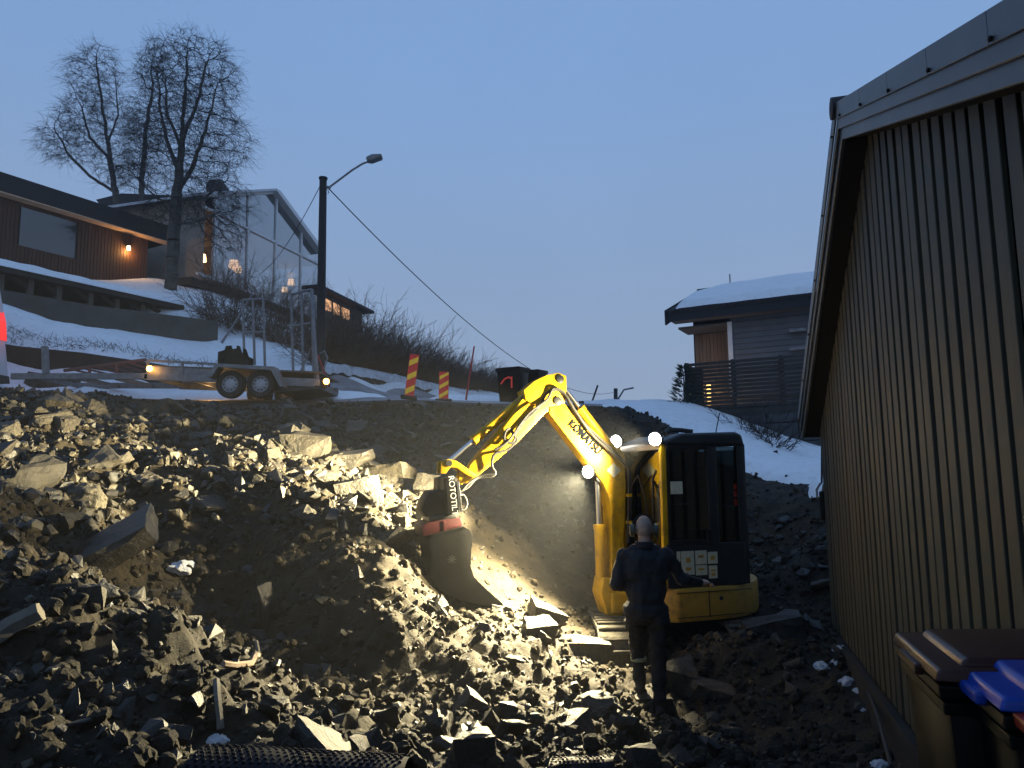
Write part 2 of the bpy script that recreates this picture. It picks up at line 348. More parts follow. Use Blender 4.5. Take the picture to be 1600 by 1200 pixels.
def ground(xy):
    xy = np.asarray(xy, float); z = ZB(xy); px, py = projn(xy[:, 0], xy[:, 1], z)
    y = xy[:, 1]; x = xy[:, 0]
    pit = np.clip((16.2 - y) / 1.0, 0, 1) * np.clip((y + 1) / 2, 0, 1)
    wall = np.clip((2.326 + (y - 4.45) * .275 - .35 - x) / .8, 0, 1)   # calm next to the garage
    smooth = np.exp(-(((px - 850) / 130) ** 2 + ((py - 880) / 150) ** 2))  # the freshly scraped face by the bucket
    amp = pit * (.25 + .75 * wall) * (1 - .66 * np.clip(smooth * (y > 6.9), 0, 1))
    bk_ = np.exp(-(((px - 715) / 75) ** 2 + ((py - 915) / 75) ** 2)) * (y > 6.2) * (y < 9)   # the hollow the bucket is scraping
    amp = amp * (1 - .75 * bk_); z = z - .16 * bk_
    z = z + amp * (np.clip((13.5 - y) / 3, .45, 1) * (.34 * fbm(xy, 1.1, 3, 3) + .42 * np.abs(fbm(xy, 2.3, 3, 11, .6))) + .15 * fbm(xy, 7, 3, 21, .65) * (y < 16)) + .075 * fbm(xy, 16, 3, 5, .7) * amp * np.clip((9 - y) / 3, .25, 1)
    return z
def gz(x, y): return float(ground(np.array([[x, y]]))[0])
def gridmesh(name, xs, ys, zf, m, keep=None, kind='structure', smooth=True):
    X, Y = np.meshgrid(xs, ys); xy = np.stack([X.ravel(), Y.ravel()], -1); z = zf(xy)
    nx, ny = len(xs), len(ys)
    i = np.arange(nx * ny).reshape(ny, nx); q = np.stack([i[:-1, :-1], i[:-1, 1:], i[1:, 1:], i[1:, :-1]], -1).reshape(-1, 4)
    if keep is not None:
        k = keep(xy); q = q[k[q].any(1)]
        used = np.zeros(len(xy), bool); used[q.ravel()] = True; idx = np.cumsum(used) - 1
        xy = xy[used]; z = z[used]; q = idx[q]
    me = bpy.data.meshes.new(name); n = len(xy)
    me.vertices.add(n); me.vertices.foreach_set('co', np.column_stack([xy, z]).ravel())
    me.loops.add(q.size); me.loops.foreach_set('vertex_index', q.ravel().astype(np.int32))
    me.polygons.add(len(q)); me.polygons.foreach_set('loop_start', np.arange(0, q.size, 4, dtype=np.int32))
    me.update(calc_edges=True); me.validate()
    if smooth: me.polygons.foreach_set('use_smooth', [True] * len(me.polygons))
    me.materials.append(MT[m]); o = link(name, me); tag(o, kind=kind); WLOC[o] = np.zeros(3); return o
dig = gridmesh('excavated_ground', np.concatenate([np.arange(-17, -5.5, .075), np.arange(-5.5, 3.3, .03), np.arange(3.3, 9.05, .075)]), np.concatenate([np.arange(-2, 2.2, .1), np.arange(2.2, 7.6, .028), np.arange(7.6, 16.6, .055)]), ground, 'soil', smooth=True)
gridmesh('road', np.arange(-40, 30, .25), np.arange(16.2, 26, .25), lambda xy: ZB(xy) - .03 + .05 * fbm(xy, 1.5, 2, 9), 'road', keep=lambda xy: ~((xy[:, 0] > -17) & (xy[:, 0] < 9) & (xy[:, 1] < 16.4)))
gridmesh('terrain', np.arange(-72, 73, 2.0), np.arange(24, 85, 2.0), lambda xy: ZB(xy) - .4, 'soil')
gb = MB(); gb.add([(-74, -22, -1.2), (74, -22, -1.2), (74, 86, -1.2), (-74, 86, -1.2)], [(0, 1, 2, 3)]); tag(gb.build('ground', 'soil'), kind='structure')
# ---- snow cover: signed thickness from surveyed points
SP = []
for a in [(0,555,18.9,1),(120,560,19.5,1),(230,568,20.2,1),(0,480,20.4,1),(230,520,22.9,1),(345,545,23.5,1),(380,560,23,1),(470,580,22.5,.7),(0,480,21.4,-1),(60,495,22.2,-1),(120,503,23,-1),(230,518,24.2,-.8),(300,480,27,1),(265,455,28.6,1),(350,475,29,1),(420,535,26.5,1),(500,565,24.5,1),
          (560,575,22.8,.8),(590,588,24.8,.9),(680,605,28.5,.8),(760,616,32,.8),(560,612,21.0,-.6),(600,613,22,-1),(660,616,24,-1),(700,618,25.5,-1),(760,625,28,-1),(150,612,19.2,.6),(310,614,19.4,.6),(500,612,18.9,.7),(560,612,19.2,.5),(480,606,19.5,.8),
          (0,612,15.5,-1),(250,622,17,-1),(440,624,17.2,-1),(600,622,18.5,-.8),(640,622,18.5,-1),(700,625,19,-.8),(780,630,20,-1),(860,634,18,-.6),(900,634,22,.4),(730,618,21,.5),
          (1010,652,16.0,.5),(1050,655,16.5,1),(1100,662,16.0,1),(1180,690,15.0,1),(1240,720,13.5,1),(1285,725,14.0,1),(1285,775,10.9,1),(1200,725,13.1,.8),(1240,750,12.0,.6),(1100,640,21,1),(1040,640,24,1),(1290,690,19,1),
          (940,645,15.4,-.5),(1000,720,12.6,-1),(1150,790,11.4,-1),(1180,765,11.6,-1),(1240,785,11.0,-.6),(1283,803,10.0,-1),(930,650,14.6,-1),(850,645,15,-1),(700,640,15.4,-1),(560,634,15.2,-1),(440,640,14.6,-1),(200,640,13.6,-1),(0,640,12.4,-1)]:
    p = at(*a[:3]); SP.append((p[0], p[1], a[3]))
SP += [(x, y, -1) for x, y in [(0, 5), (3, 8), (-5, 8), (-10, 9), (-14, 12), (3, 3), (6, 7)]] + [(x, y, 1) for x, y in [(-20, 40), (0, 45), (15, 35), (25, 20), (12, 15), (8, 13)]]
SP = np.array(SP)
def snowval(xy):
    d = ((xy[:, None] - SP[None, :, :2]) ** 2).sum(-1) + .05; w = d ** -1.8
    return (w * SP[:, 2]).sum(1) / w.sum(1)
def snowz(xy):
    s = snowval(xy) + .55 * fbm(xy, .9, 4, 31, .6); t = np.clip(s * .35, -.16, .16)
    near = xy[:, 1] < 16.4
    base = np.where(near, ground(xy), ZB(xy) - .03)
    return base + t + .12 * fbm(xy, .6, 4, 41) + .07 * fbm(xy, 2.6, 3, 43) - .04 + np.where((xy[:, 1] > 16.4), .02, 0)
gridmesh('snow_bank', np.arange(-26, 2, .14), np.arange(17.4, 33, .14), snowz, 'snow', keep=lambda xy: snowval(xy) > -.5)
gridmesh('snow_field', np.arange(2.0, 16, .11), np.arange(9.4, 27, .11), snowz, 'snow', keep=lambda xy: snowval(xy) > -.5)
# ------------------------------------------------------------------ garage on the right
GW = Plane(atz(1441, 1187, .5), vpdir(1118))     # cladding face, a grows away from the camera
gin = GW.n if GW.n[0] > 0 else -GW.n              # into the building
SG = 1 if GW.n[0] > 0 else -1
def gp(a, z, inn): return GW.at(a, z, SG * inn)
far_a, apex_a, near_a = 3.42, .12, -4.3
O_ = .17
zr = GW.hit(1310, 172, -SG * O_)[2]; ridge_a = GW.s_of(GW.hit(1310, 172, -SG * O_))
ec = GW.hit(1251, 652, -SG * O_); eave_a = GW.s_of(ec)
nr = GW.hit(1600, 14, -SG * O_); near_s = (zr - nr[2]) / (ridge_a - GW.s_of(nr)); far_s = (zr - ec[2]) / (eave_a - ridge_a)
def rooftop(a): return zr - (near_s * (ridge_a - a) if a < ridge_a else far_s * (a - ridge_a))
far_a = min(eave_a - .10, 3.6) if eave_a > 3 else 3.3
gar = empty('garage', gp(0, .45, 1.0), 'dark board-clad garage with a gable roof, filling the right edge', 'garage')
mb = MB(); aa = [near_a, ridge_a, far_a]
ring = [gp(near_a, .35, .03), gp(far_a, .35, .03), gp(far_a, rooftop(far_a) - .22, .03), gp(ridge_a, zr - .22, .03), gp(near_a, rooftop(near_a) - .22, .03)]
mb.prism(ring, gin * 5.0); mb.build('wall', 'backing', gar)
mb = MB(); mb.prism([gp(near_a, .1, -.035), gp(far_a + .02, .1, -.035), gp(far_a + .02, .56, -.035), gp(near_a, .56, -.035)], gin * .06); mb.build('foundation', 'footing', gar)
k = 0; a = near_a + .05
while a < far_a - .05:
    b = min(a + .116, far_a); zl, zh = rooftop(a) - .20, rooftop(b) - .20; j = random.uniform(-.004, .004)
    mb = MB(); z0 = .60
    if a < ridge_a < b: ring = [gp(a, z0, j), gp(b, z0, j), gp(b, zh, j), gp(ridge_a, zr - .2, j), gp(a, zl, j)]
    else: ring = [gp(a, z0, j), gp(b, z0, j), gp(b, zh, j), gp(a, zl, j)]
    mb.prism(ring, gin * .022); mb.build('board', 'board', gar, bevel=.003, seg=1); a += .167
# roof slab, soffit, rake flashings
def strip(name, m, a0, a1, o0, o1, d0, d1, bev=.004):
    mb = MB(); z = rooftop
    r0 = [gp(a0, z(a0) - d0, o0), gp(a1, z(a1) - d0, o0), gp(a1, z(a1) - d1, o0), gp(a0, z(a0) - d1, o0)]
    mb.prism(r0, gin * (o1 - o0)); return mb.build(name, m, gar, bevel=bev, seg=1)
for a0, a1 in ((near_a - .2, ridge_a - .001), (ridge_a + .001, eave_a + .02)):
    strip('roof', 'darkroof', a0, a1, -O_ + .02, 5.0, .004, .05)
    strip('soffit', 'soffit', a0 + .01, a1 - .01, -O_ + .03, .02, .19, .205)
    strip('rake_board', 'fascia', a0, a1, -O_ + .008, -O_ + .032, .11, .21)
    strip('rake_board', 'fascia', a0, a1, -O_ - .012, -O_ + .006, .058, .135)
n = 0; a = ridge_a
for sgn, lim in ((-1, near_a - .2), (1, eave_a + .02)):
    a = ridge_a + sgn * .004; first = True
    while (a - lim) * sgn < 0:
        L_ = .16 if first else .62; first = False
        b = a + sgn * L_; b = lim if (b - lim) * sgn > 0 else b
        lo, hi = min(a, b), max(a, b)
        f = strip('flashing', 'fascia', lo + .002, hi - .002, -O_ - .026, -O_ - .014, -.05, .066, .002)
        q = gp(hi - .03, rooftop(hi - .03) - .05, -O_ - .03); MB().lathe(q, -gin, [(.008, -.004), (.011, .004), (.006, .008)], 8).build('screw', 'black', f); a = b
mb = MB(); mb.lathe(gp(ridge_a, zr + .015, -O_ - .05), gin, [(.02, 0), (.075, .004), (.075, 5.1), (.02, 5.1)], 14); mb.build('ridge_cap', 'darkroof', gar, smooth=True)
mb = MB(); mb.prism([gp(eave_a + .02, rooftop(eave_a) - .03, -O_), gp(eave_a + .05, rooftop(eave_a) - .03, -O_), gp(eave_a + .05, rooftop(eave_a) - .22, -O_), gp(eave_a + .02, rooftop(eave_a) - .22, -O_)], gin * 5.1); mb.build('eave_board', 'fascia', gar)
# ------------------------------------------------------------------ mini excavator
EA = R(18); EF = np.array([-math.cos(EA), -math.sin(EA), 0]); EL = np.array([math.sin(EA), -math.cos(EA), 0]); EZ = np.array([0, 0, 1.])
c0 = at(1040, 900, 7.7)
EC = np.array([c0[0], c0[1], 0]) - .5 * EF - .98 * EL; EC[2] = 0.02
def ew(x, y, z): return EC + EF * x + EL * y + EZ * z
AX = (EF, EL, EZ)
exc = empty('mini_excavator', EC, 'yellow mini excavator with black cab and lit work lamps, arm reaching left', 'excavator')
BP = Plane(ew(.8, .13, 1), EF)
BL = EL
def bx(px, py, off=0.0):                    # a point of the boom plane, off metres towards the cab side
    return BP.hit(px, py) + BL * off
def profile(name, pts, width, m, bev=.012, off=0.0, par=None):
    mb = MB(); mb.prism([bx(*p, off - width / 2) for p in pts], BL * width); return mb.build(name, m, par or exc, bevel=bev, seg=2, smooth=True)
# undercarriage
UF = np.array([.0, -1., 0]); UL = np.array([1., 0, 0])
def uw(f_, l_, z): return EC + UF * f_ + UL * l_ + EZ * z
for s in (-1, 1):
    tr = empty('track', uw(0, s * .67, 0), None, None); tr.parent = exc; tr.location = Vector(WLOC[tr] - EC)
    ring = []
    n = 46; half = .86; rad = .27
    def loop(t):
        per = 4 * half + 2 * math.pi * rad; d = t * per
        if d < 2 * half: return -half + d, 2 * rad - .0, 0
        d -= 2 * half
        if d < math.pi * rad: an = math.pi / 2 - d / rad; return half + rad * math.cos(an), rad + rad * math.sin(an), 1
        d -= math.pi * rad
        if d < 2 * half: return half - d, 0, 2
        d -= 2 * half; an = -math.pi / 2 - d / rad; return -half + rad * math.cos(an), rad + rad * math.sin(an), 3
    band = [loop(i / 60)[:2] for i in range(60)]
    mb = MB()
    outer = [uw(f_, s * .67 - .2, z + .02) for f_, z in band]; mb2 = [uw(f_, s * .67 + .2, z + .02) for f_, z in band]
    cen = np.array([0, rad])
    def inn(f_, z, k=.86):
        fx = max(-half, min(half, f_)); return fx + (f_ - fx) * k, rad + (z - rad) * k
    vs = outer + mb2 + [uw(inn(f_, z)[0], s * .67 - .2, inn(f_, z)[1] + .02) for f_, z in band] + [uw(inn(f_, z)[0], s * .67 + .2, inn(f_, z)[1] + .02) for f_, z in band]
    fs = []
    for i in range(60):
        j = (i + 1) % 60; fs += [(i, j, 60 + j, 60 + i), (120 + i, 180 + i, 180 + j, 120 + j), (i, 120 + i, 120 + j, j), (60 + i, 60 + j, 180 + j, 180 + i)]
    mb.add(vs, fs); bd = mb.build('belt', 'trackmud', tr, smooth=True)
    for i in range(38):
        f_, z, _ = loop((i + .5) / 38); g_, h_, _ = loop((i + .6) / 38)
        t = UF * (g_ - f_) + EZ * (h_ - z); t /= np.linalg.norm(t); nrm = np.cross(t, UL); q = uw(f_, s * .67, z + .02)
        if nrm @ (q - uw(max(-half, min(half, f_)), s * .67, rad + .02)) < 0: nrm = -nrm
        MB().box(q + nrm * .012, (.05, .38, .035), (t, UL, nrm)).build('lug', 'trackmud', tr, bevel=.008, seg=1)
    for f_ in (-.86, .86):
        MB().lathe(uw(f_, s * .67 - .12, rad + .02), UL, [(.06, 0), (.2, .02), (.2, .22), (.06, .24)], 18).build('wheel', 'charcoal', tr, smooth=True)
    for f_ in (-.5, -.17, .17, .5):
        MB().lathe(uw(f_, s * .67 - .1, .13), UL, [(.05, 0), (.09, .02), (.09, .18), (.05, .2)], 12).build('roller', 'charcoal', tr, smooth=True)
    MB().box(uw(0, s * .67, rad + .02), (1.5, .22, .22), (UF, UL, EZ)).build('side_frame', 'charcoal', tr, bevel=.03)
MB().box(uw(0, 0, .42), (.9, 1.2, .28), (UF, UL, EZ)).build('chassis', 'charcoal', exc, bevel=.04)
MB().lathe(EC + EZ * .5, EZ, [(.42, 0), (.42, .14)], 24).build('slew_ring', 'charcoal', exc, smooth=True)
mb = MB(); mb.prism([uw(-1.45, -.95, .06), uw(-1.32, -.95, .0), uw(-1.40, -.95, .2), uw(-1.36, -.95, .42), uw(-1.48, -.95, .36)], UL * 1.9); mb.build('dozer_blade', 'charcoal', exc, bevel=.01)
for s in (-.4, .4): MB().bar(uw(-.4, s, .3), uw(-1.4, s, .2), .1, .12).build('blade_arm', 'charcoal', exc, bevel=.01)
# upper deck: rounded skirt
def deck(z0, z1, grow, name, m, bev=.025):
    pts = []
    for an in np.linspace(90, 270, 25): pts.append((-.12 + (.92 + grow) * math.cos(R(an)), (.99 + grow) * math.sin(R(an))))
    pts += [(.25, -.99 - grow), (.46 + grow, -.86), (.52 + grow, -.5), (.52 + grow, .6), (.50 + grow, .9), (.38, .99 + grow)]
    mb = MB(); mb.prism([ew(x, y, z0) for x, y in pts], EZ * (z1 - z0)); return mb.build(name, m, exc, smooth=True, bevel=bev)
deck(.58, .64, -.06, 'skirt_lip', 'charcoal', .01)
sk = deck(.61, .95, .02, 'skirt', 'yellowdull', .03)
for x in (.02, ): MB().box(ew(x, 1.012, .78), (.006, .012, .27), AX).build('panel_joint', 'charcoal', sk)
MB().box(ew(-.05, 1.012, .905), (.9, .01, .006), AX).build('panel_joint', 'charcoal', sk)
MB().box(ew(-.05, 1.012, .66), (.9, .01, .006), AX).build('panel_joint', 'charcoal', sk)
MB().lathe(ew(-.12, 1.01, .83), EL, [(.02, 0), (.022, .01), (.012, .014)], 12).build('lock', 'charcoal', sk)
# engine hood behind the cab and fuel side
def hoodpts(z): return [ew(x, y, z) for x, y in [(-.5, .86)] + [(-.16 + .80 * math.cos(R(an)), .9 * math.sin(R(an))) for an in np.linspace(118, 262, 14)] + [(-.1, -.88), (-.1, -.1), (-.5, -.08)]]
mb = MB(); b0 = hoodpts(.952); t0 = [q + (EC - q) * np.array([.06, .06, 0]) for q in hoodpts(1.42)]
n = len(b0); mb.add(b0 + t0, [tuple(range(n))[::-1], tuple(range(n, 2 * n))] + [(i, (i + 1) % n, n + (i + 1) % n, n + i) for i in range(n)]); mb.build('engine_hood', 'yellowdull', exc, smooth=True, bevel=.05, seg=3)
mb = MB(); mb.box(ew(.2, -.6, 1.15), (.5, .5, .40), AX); mb.build('tank_cover', 'yellow', exc, bevel=.05, smooth=True)
# cab
cab = empty('cab', ew(0, .48, .95), None, None); cab.parent = exc; cab.location = Vector(WLOC[cab] - EC)
x0, x1, y0, y1, z0, z1 = -.5, .5, .0, .985, .952, 2.55
def pil(name, a, b, w, d, m='charcoal', par=None): return MB().bar(ew(*a), ew(*b), w, d, up=EF).build(name, m, par or cab, bevel=.012, smooth=True)
mb = MB(); top = [(x0 + .02, z1 - .02), (x0 - .01, z1 - .14), (x1 - .02, z1 - .14), (x1 - .05, z1 - .08), (x1 - .24, z1 - .01), (x0 + .1, z1 + .01)]
mb.prism([ew(x, y0 - .02, z) for x, z in top], EL * (y1 - y0 + .04)); mb.build('cab_roof', 'charcoal', cab, bevel=.04, smooth=True, seg=3)
for y, nm in ((y0 + .03, 'front_pillar'), (y1 - .035, 'front_pillar')):
    pil(nm, (x1 - .02, y, z0), (x1 - .03, y, z1 - .12), .055, .06, 'yellow')
    pil('rear_pillar', (x0 + .04, y, z0), (x0 + .03, y, z1 - .12), .07, .10)
pil('door_post', (-.10, y1 - .03, z0), (-.10, y1 - .03, z1 - .1), .06, .12)
MB().box(ew(x1 - .02, .49, z1 - .15), (.05, .9, .06), AX).build('windscreen_header', 'galv', cab, bevel=.01)
MB().box(ew(x1 - .01, .49, z0 + .16), (.05, .92, .32), AX).build('front_panel', 'charcoal', cab, bevel=.02)
door = MB().box(ew(.20, y1 - .01, z0 + .22), (.56, .035, .44), AX).build('door', 'charcoal', cab, bevel=.015)
MB().box(ew(-.30, y1 - .012, z0 + .22), (.34, .035, .44), AX).build('side_panel', 'charcoal', cab, bevel=.015)
MB().box(ew(-.49, .49, z0 + .4), (.03, .9, .8), AX).build('rear_panel', 'charcoal', cab, bevel=.01)
MB().box(ew(0, .0, z0 + .4), (.96, .03, .8), AX).build('inner_side_panel', 'charcoal', cab, bevel=.01)
for (xa, xb, za, zb) in ((-.03, .45, z0 + .48, z1 - .16), ):
    fr = MB()
    fr.bar(ew(xa, y1 + .004, za - .02), ew(xb, y1 + .004, za - .02), .03, .045); fr.bar(ew(xa, y1 + .004, zb), ew(xb, y1 + .004, zb), .03, .045)
    fr.build('door_frame', 'black', door, bevel=.008)
def pane(name, ring, par=cab, m='cabglass', t=None):
    mb = MB(); mb.prism(ring, (EL if t is None else t) * .006); return mb.build(name, m, par)
pane('door_glass', [ew(-.04, y1 - .02, z0 + .44), ew(.45, y1 - .02, z0 + .44), ew(.45, y1 - .02, z1 - .15), ew(-.04, y1 - .02, z1 - .15)], door)
pane('side_glass', [ew(-.45, y1 - .02, z0 + .44), ew(-.16, y1 - .02, z0 + .44), ew(-.16, y1 - .02, z1 - .15), ew(-.45, y1 - .02, z1 - .15)])
pane('windscreen', [ew(x1 - .03, y0 + .07, z0 + .32), ew(x1 - .03, y1 - .08, z0 + .32), ew(x1 - .04, y1 - .08, z1 - .18), ew(x1 - .04, y0 + .07, z1 - .18)], t=EF)
pane('rear_window', [ew(x0 + .02, y0 + .09, z0 + .82), ew(x0 + .02, y1 - .1, z0 + .82), ew(x0 + .02, y1 - .1, z1 - .18), ew(x0 + .02, y0 + .09, z1 - .18)], t=EF)
pane('inner_window', [ew(-.42, .015, z0 + .82), ew(.42, .015, z0 + .82), ew(.42, .015, z1 - .18), ew(-.42, .015, z1 - .18)])
MB().tube([ew(.56, y1 - .04, z0 + .50), ew(.60, y1 - .02, z0 + .56), ew(.60, y1 - .02, z0 + 1.12), ew(.55, y1 - .03, z0 + 1.20)], .013, 8).build('grab_rail', 'black', cab, smooth=True)
MB().box(ew(-.02, y1 + .014, z0 + .50), (.06, .03, .15), AX).build('door_handle', 'black', door, bevel=.01)
# decals on the lower door
for (xa, xb, za, zb) in ((.33, .37, .26, .36), (.17, .32, .12, .36), (.02, .155, .22, .36), (.02, .155, .11, .21), (-.11, .005, .22, .34), (-.10, .0, .07, .20)):
    MB().box(ew((xa + xb) / 2, y1 + .0105, z0 + (za + zb) / 2 + .01), (xb - xa, .004, zb - za), AX).build('decal', 'paper', door)
for (xa, za, w, h) in ((.24, .27, .05, .05), (.24, .18, .06, .03), (.09, .30, .06, .03), (.09, .17, .07, .02), (-.05, .28, .05, .04), (-.05, .15, .05, .02), (-.05, .11, .04, .03)):
    MB().box(ew(xa, y1 + .0135, z0 + za + .01), (w, .003, h), AX).build('decal_print', 'yellowdull', door)
for (xa, za) in ((.39, 1.02), ): MB().box(ew(xa - .06, y1 - .012, z0 + za), (.14, .004, .13), AX).build('window_decal', 'paper', door)
# seat, console and levers inside
st = MB().box(ew(-.12, .5, z0 + .42), (.46, .48, .12), AX).build('seat', 'seat', cab, bevel=.04, smooth=True)
MB().box(ew(-.33, .5, z0 + .78), (.12, .46, .62), AX).build('seat_back', 'seat', st, bevel=.05, smooth=True)
MB().box(ew(-.34, .5, z0 + 1.17), (.09, .26, .16), AX).build('headrest', 'seat', st, bevel=.04, smooth=True)
for y in (.16, .82):
    MB().box(ew(.02, y, z0 + .50), (.40, .12, .16), AX).build('console', 'charcoal', cab, bevel=.03)
    MB().tube([ew(.16, y, z0 + .56), ew(.18, y, z0 + .72)], .012, 6).build('lever', 'black', cab)
for y in (.42, .56): MB().tube([ew(.36, y, z0 + .1), ew(.33, y, z0 + .55)], .014, 6).build('pedal_lever', 'black', cab)
for i, (z, mm) in enumerate(((1.02, 'redglow'), (.94, 'redglow'), (.85, 'redglow'))): MB().box(ew(-.42, y1 - .05, z0 + z), (.05, .03, .06), AX).build('red_reflection', mm, cab, bevel=.01)  # glowing boxes standing in for a tail light's reflection in the rear glass
MB().tube([ew(-.22, .9, z1), ew(-.26, .93, z1 + .22)], .006, 5).build('antenna', 'black', cab)
MB().tube([ew(.30, .7, z1 + .0), ew(.2, .62, z1 + .05), ew(.0, .55, z1 + .05), ew(-.12, .6, z1 + .03)], .026, 6).build('roof_cable', 'rubber', cab, smooth=True)
MB().tube([ew(.54, .75, z0 + .35), ew(.56, .72, z0 + .9), ew(.55, .55, z0 + 1.15), ew(.55, .36, z0 + 1.02)], .008, 5).build('wiper', 'black', cab, smooth=True)
MB().tube([ew(.52, .93, z0 + 1.02), ew(.62, 1.02, z0 + 1.1)], .01, 5).build('mirror_arm', 'black', cab)
# work lamps
def lamp(p, aim, power, name='work_lamp', size=85, r=.05, par=cab, blend=.5, col=(1, .85, .50), face=.55):
    p = np.array(p, float); aim = np.array(aim, float); d0 = aim - p; d0 /= np.linalg.norm(d0); d = EF + EL * face - EZ * .18; d /= np.linalg.norm(d)
    mb = MB(); mb.lathe(p - d * .07, d, [(.03, 0), (.074, .03), (.080, .07), (.070, .072)], 14); h = mb.build(name, 'black', par, smooth=True)
    mb = MB(); mb.lathe(p + d * .003, d, [(.069, 0), (.066, .02), (.050, .040), (.020, .050)], 14); mb.build('lens', 'led', h, smooth=True)
    li = bpy.data.lights.new(name, 'SPOT'); li.energy = power; li.spot_size = R(size); li.spot_blend = blend; li.shadow_soft_size = r; li.color = col
    o = bpy.data.objects.new(name + '_light', li); COL.objects.link(o)
    q = Vector(d0).to_track_quat('-Z', 'Y'); o.rotation_euler = q.to_euler(); o.location = Vector(p + d * .09 + d0 * .03)
    return h
LW = 6.2
lamp(ew(.54, .94, 2.48), at(400, 800, 8.0), 400 * LW, size=128, blend=1.0)
lamp(ew(.54, .02, 2.50), at(110, 730, 8.6), 4700 * LW, size=70, blend=1.0)
for y in (.93, -.04): MB().tube([ew(.45, y, 2.46), ew(.54, y, 2.45)], .012, 6).build('lamp_bracket', 'black', cab)
# boom, swing post
def S(*pts): return [(600 + x / 3, 560 + y / 3) for x, y in pts]
sw = MB(); sw.prism([bx(*p, -.13) for p in [(932, 925), (936, 900), (956, 902), (974, 925), (976, 955), (962, 962), (942, 958)]], BL * .26); sw.build('swing_post', 'yellow', exc, bevel=.02, smooth=True)
MB().box(ew(.58, .13, .72), (.40, .34, .22), AX).build('swing_bracket', 'yellow', exc, bevel=.03)
boom = profile('boom', S((1050, 1080), (1050, 830), (1042, 660), (1010, 585), (975, 540), (760, 262), (764, 215), (790, 196), (820, 205), (900, 275), (1010, 385), (1075, 455), (1108, 515), (1116, 580), (1112, 760), (1092, 960), (1080, 1090)), .20, 'yellow', .016)
for s in (-1, 1): profile('boom_flange', S((1046, 1060), (1046, 700), (1030, 640), (1050, 636), (1062, 700), (1062, 1060)), .018, 'yellow', .003, s * .11, boom)
text_mesh('lettering', 'KOMATSU', bx(*S((925, 372))[0], .116), BL * 0 + (bx(*S((985, 440))[0]) - bx(*S((865, 318))[0])), EZ + EF * -.6, .13, 'text', boom, thick=.003, wscale=.80, bold=.002)
q = bx(*S((1058, 525))[0], .103)
MB().box(q, (.12, .12, .004), ((EF + EZ) / 1.4142, (EZ - EF) / 1.4142, BL)).build('warning_decal', 'paper', boom)
# boom cylinder (in front of the boom), arm cylinder on its back
def cyl(name, a, b, frac, r, off, m='yellow', par=None):
    a = bx(*a, off); b = bx(*b, off); c = a + (b - a) * frac; d = (b - a) / np.linalg.norm(b - a)
    k = MB().lathe(a, d, [(r * .7, -.03), (r, 0), (r, np.linalg.norm(c - a) - .05), (r * 1.14, np.linalg.norm(c - a) - .05), (r * 1.14, np.linalg.norm(c - a)), (r * .6, np.linalg.norm(c - a) + .005)], 16).build(name, m, par or exc, smooth=True)
    MB().tube([c, b], r * .52, 10).build('rod', 'steel', k, smooth=True)
    for q in (a, b): MB().lathe(q - BL * (r * 1.3), BL, [(r * .8, 0), (r * .8, r * 2.6)], 12).build('pin', 'charcoal', k, smooth=True)
    return k
cyl('boom_cylinder', S((1020, 1062))[0], S((1000, 560))[0], .56, .060, 0)
cyl('arm_cylinder', S((1085, 445))[0], S((815, 100))[0], .62, .052, 0)
cyl('bucket_cylinder', S((652, 190))[0], S((292, 492))[0], .66, .050, 0)
for s in (-1, 1): profile('cylinder_ear', S((1060, 440), (1080, 420), (1104, 440), (1100, 480), (1076, 480)), .02, 'yellow', .004, s * .08, boom)
arm = profile('arm', S((832, 92), (800, 80), (760, 86), (700, 112), (650, 152), (640, 190), (560, 300), (395, 500), (362, 578), (385, 588), (440, 545), (610, 402), (748, 258), (806, 226), (826, 150)), .17, 'yellow', .014)
for s in (-1, 1):
    profile('arm_cheek', S((836, 88), (800, 74), (748, 84), (690, 112), (640, 155), (650, 200), (720, 240), (775, 228), (830, 215), (838, 140)), .022, 'yellow', .004, s * .105, arm)
    for q in ((806, 104), (795, 205)): MB().lathe(bx(*S(q)[0], s * .115), BL * s, [(.045, 0), (.045, .02), (.02, .028)], 14).build('pin', 'charcoal', arm, smooth=True)
    profile('link', S((258, 486), (290, 472), (330, 482), (372, 512), (420, 545), (404, 560), (366, 540), (330, 514), (300, 512), (280, 540), (256, 540)), .03, 'yellow', .006, s * .10)
    profile('link_arm', S((352, 512), (372, 520), (362, 590), (338, 592)), .025, 'yellow', .005, s * .065)
MB().lathe(bx(*S((292, 492))[0], -.13), BL, [(.035, 0), (.035, .26)], 12).build('pin', 'charcoal', exc, smooth=True)
# hoses
def hose(pts, r, off, n=8):
    P_ = [bx(*p, off + random.uniform(-.015, .015)) for p in S(*pts)]
    out = []
    for i in range(len(P_) - 1):
        p0, p1, p2, p3 = P_[max(i - 1, 0)], P_[i], P_[i + 1], P_[min(i + 2, len(P_) - 1)]
        for t in np.linspace(0, 1, 7)[:-1]: out.append(.5 * (2 * p1 + (p2 - p0) * t + (2 * p0 - 5 * p1 + 4 * p2 - p3) * t * t + (3 * p1 - p0 - 3 * p2 + p3) * t ** 3))
    MB().tube(out + [P_[-1]], r, n).build('hose', 'rubber', exc, smooth=True)
hose([(1120, 860), (1128, 700), (1130, 560), (1105, 490), (1010, 400), (900, 290), (850, 215), (800, 155), (745, 170), (710, 230), (640, 300), (590, 370)], .016, .13)
hose([(1112, 860), (1118, 560), (1092, 492), (960, 370), (870, 250), (820, 170), (770, 150), (740, 200), (650, 270), (560, 390), (500, 430)], .014, .155)
hose([(590, 370), (575, 335), (550, 345), (545, 385), (575, 400), (595, 375), (600, 390), (560, 430), (500, 450), (488, 500), (500, 545), (420, 560), (380, 600), (335, 625)], .015, .15)
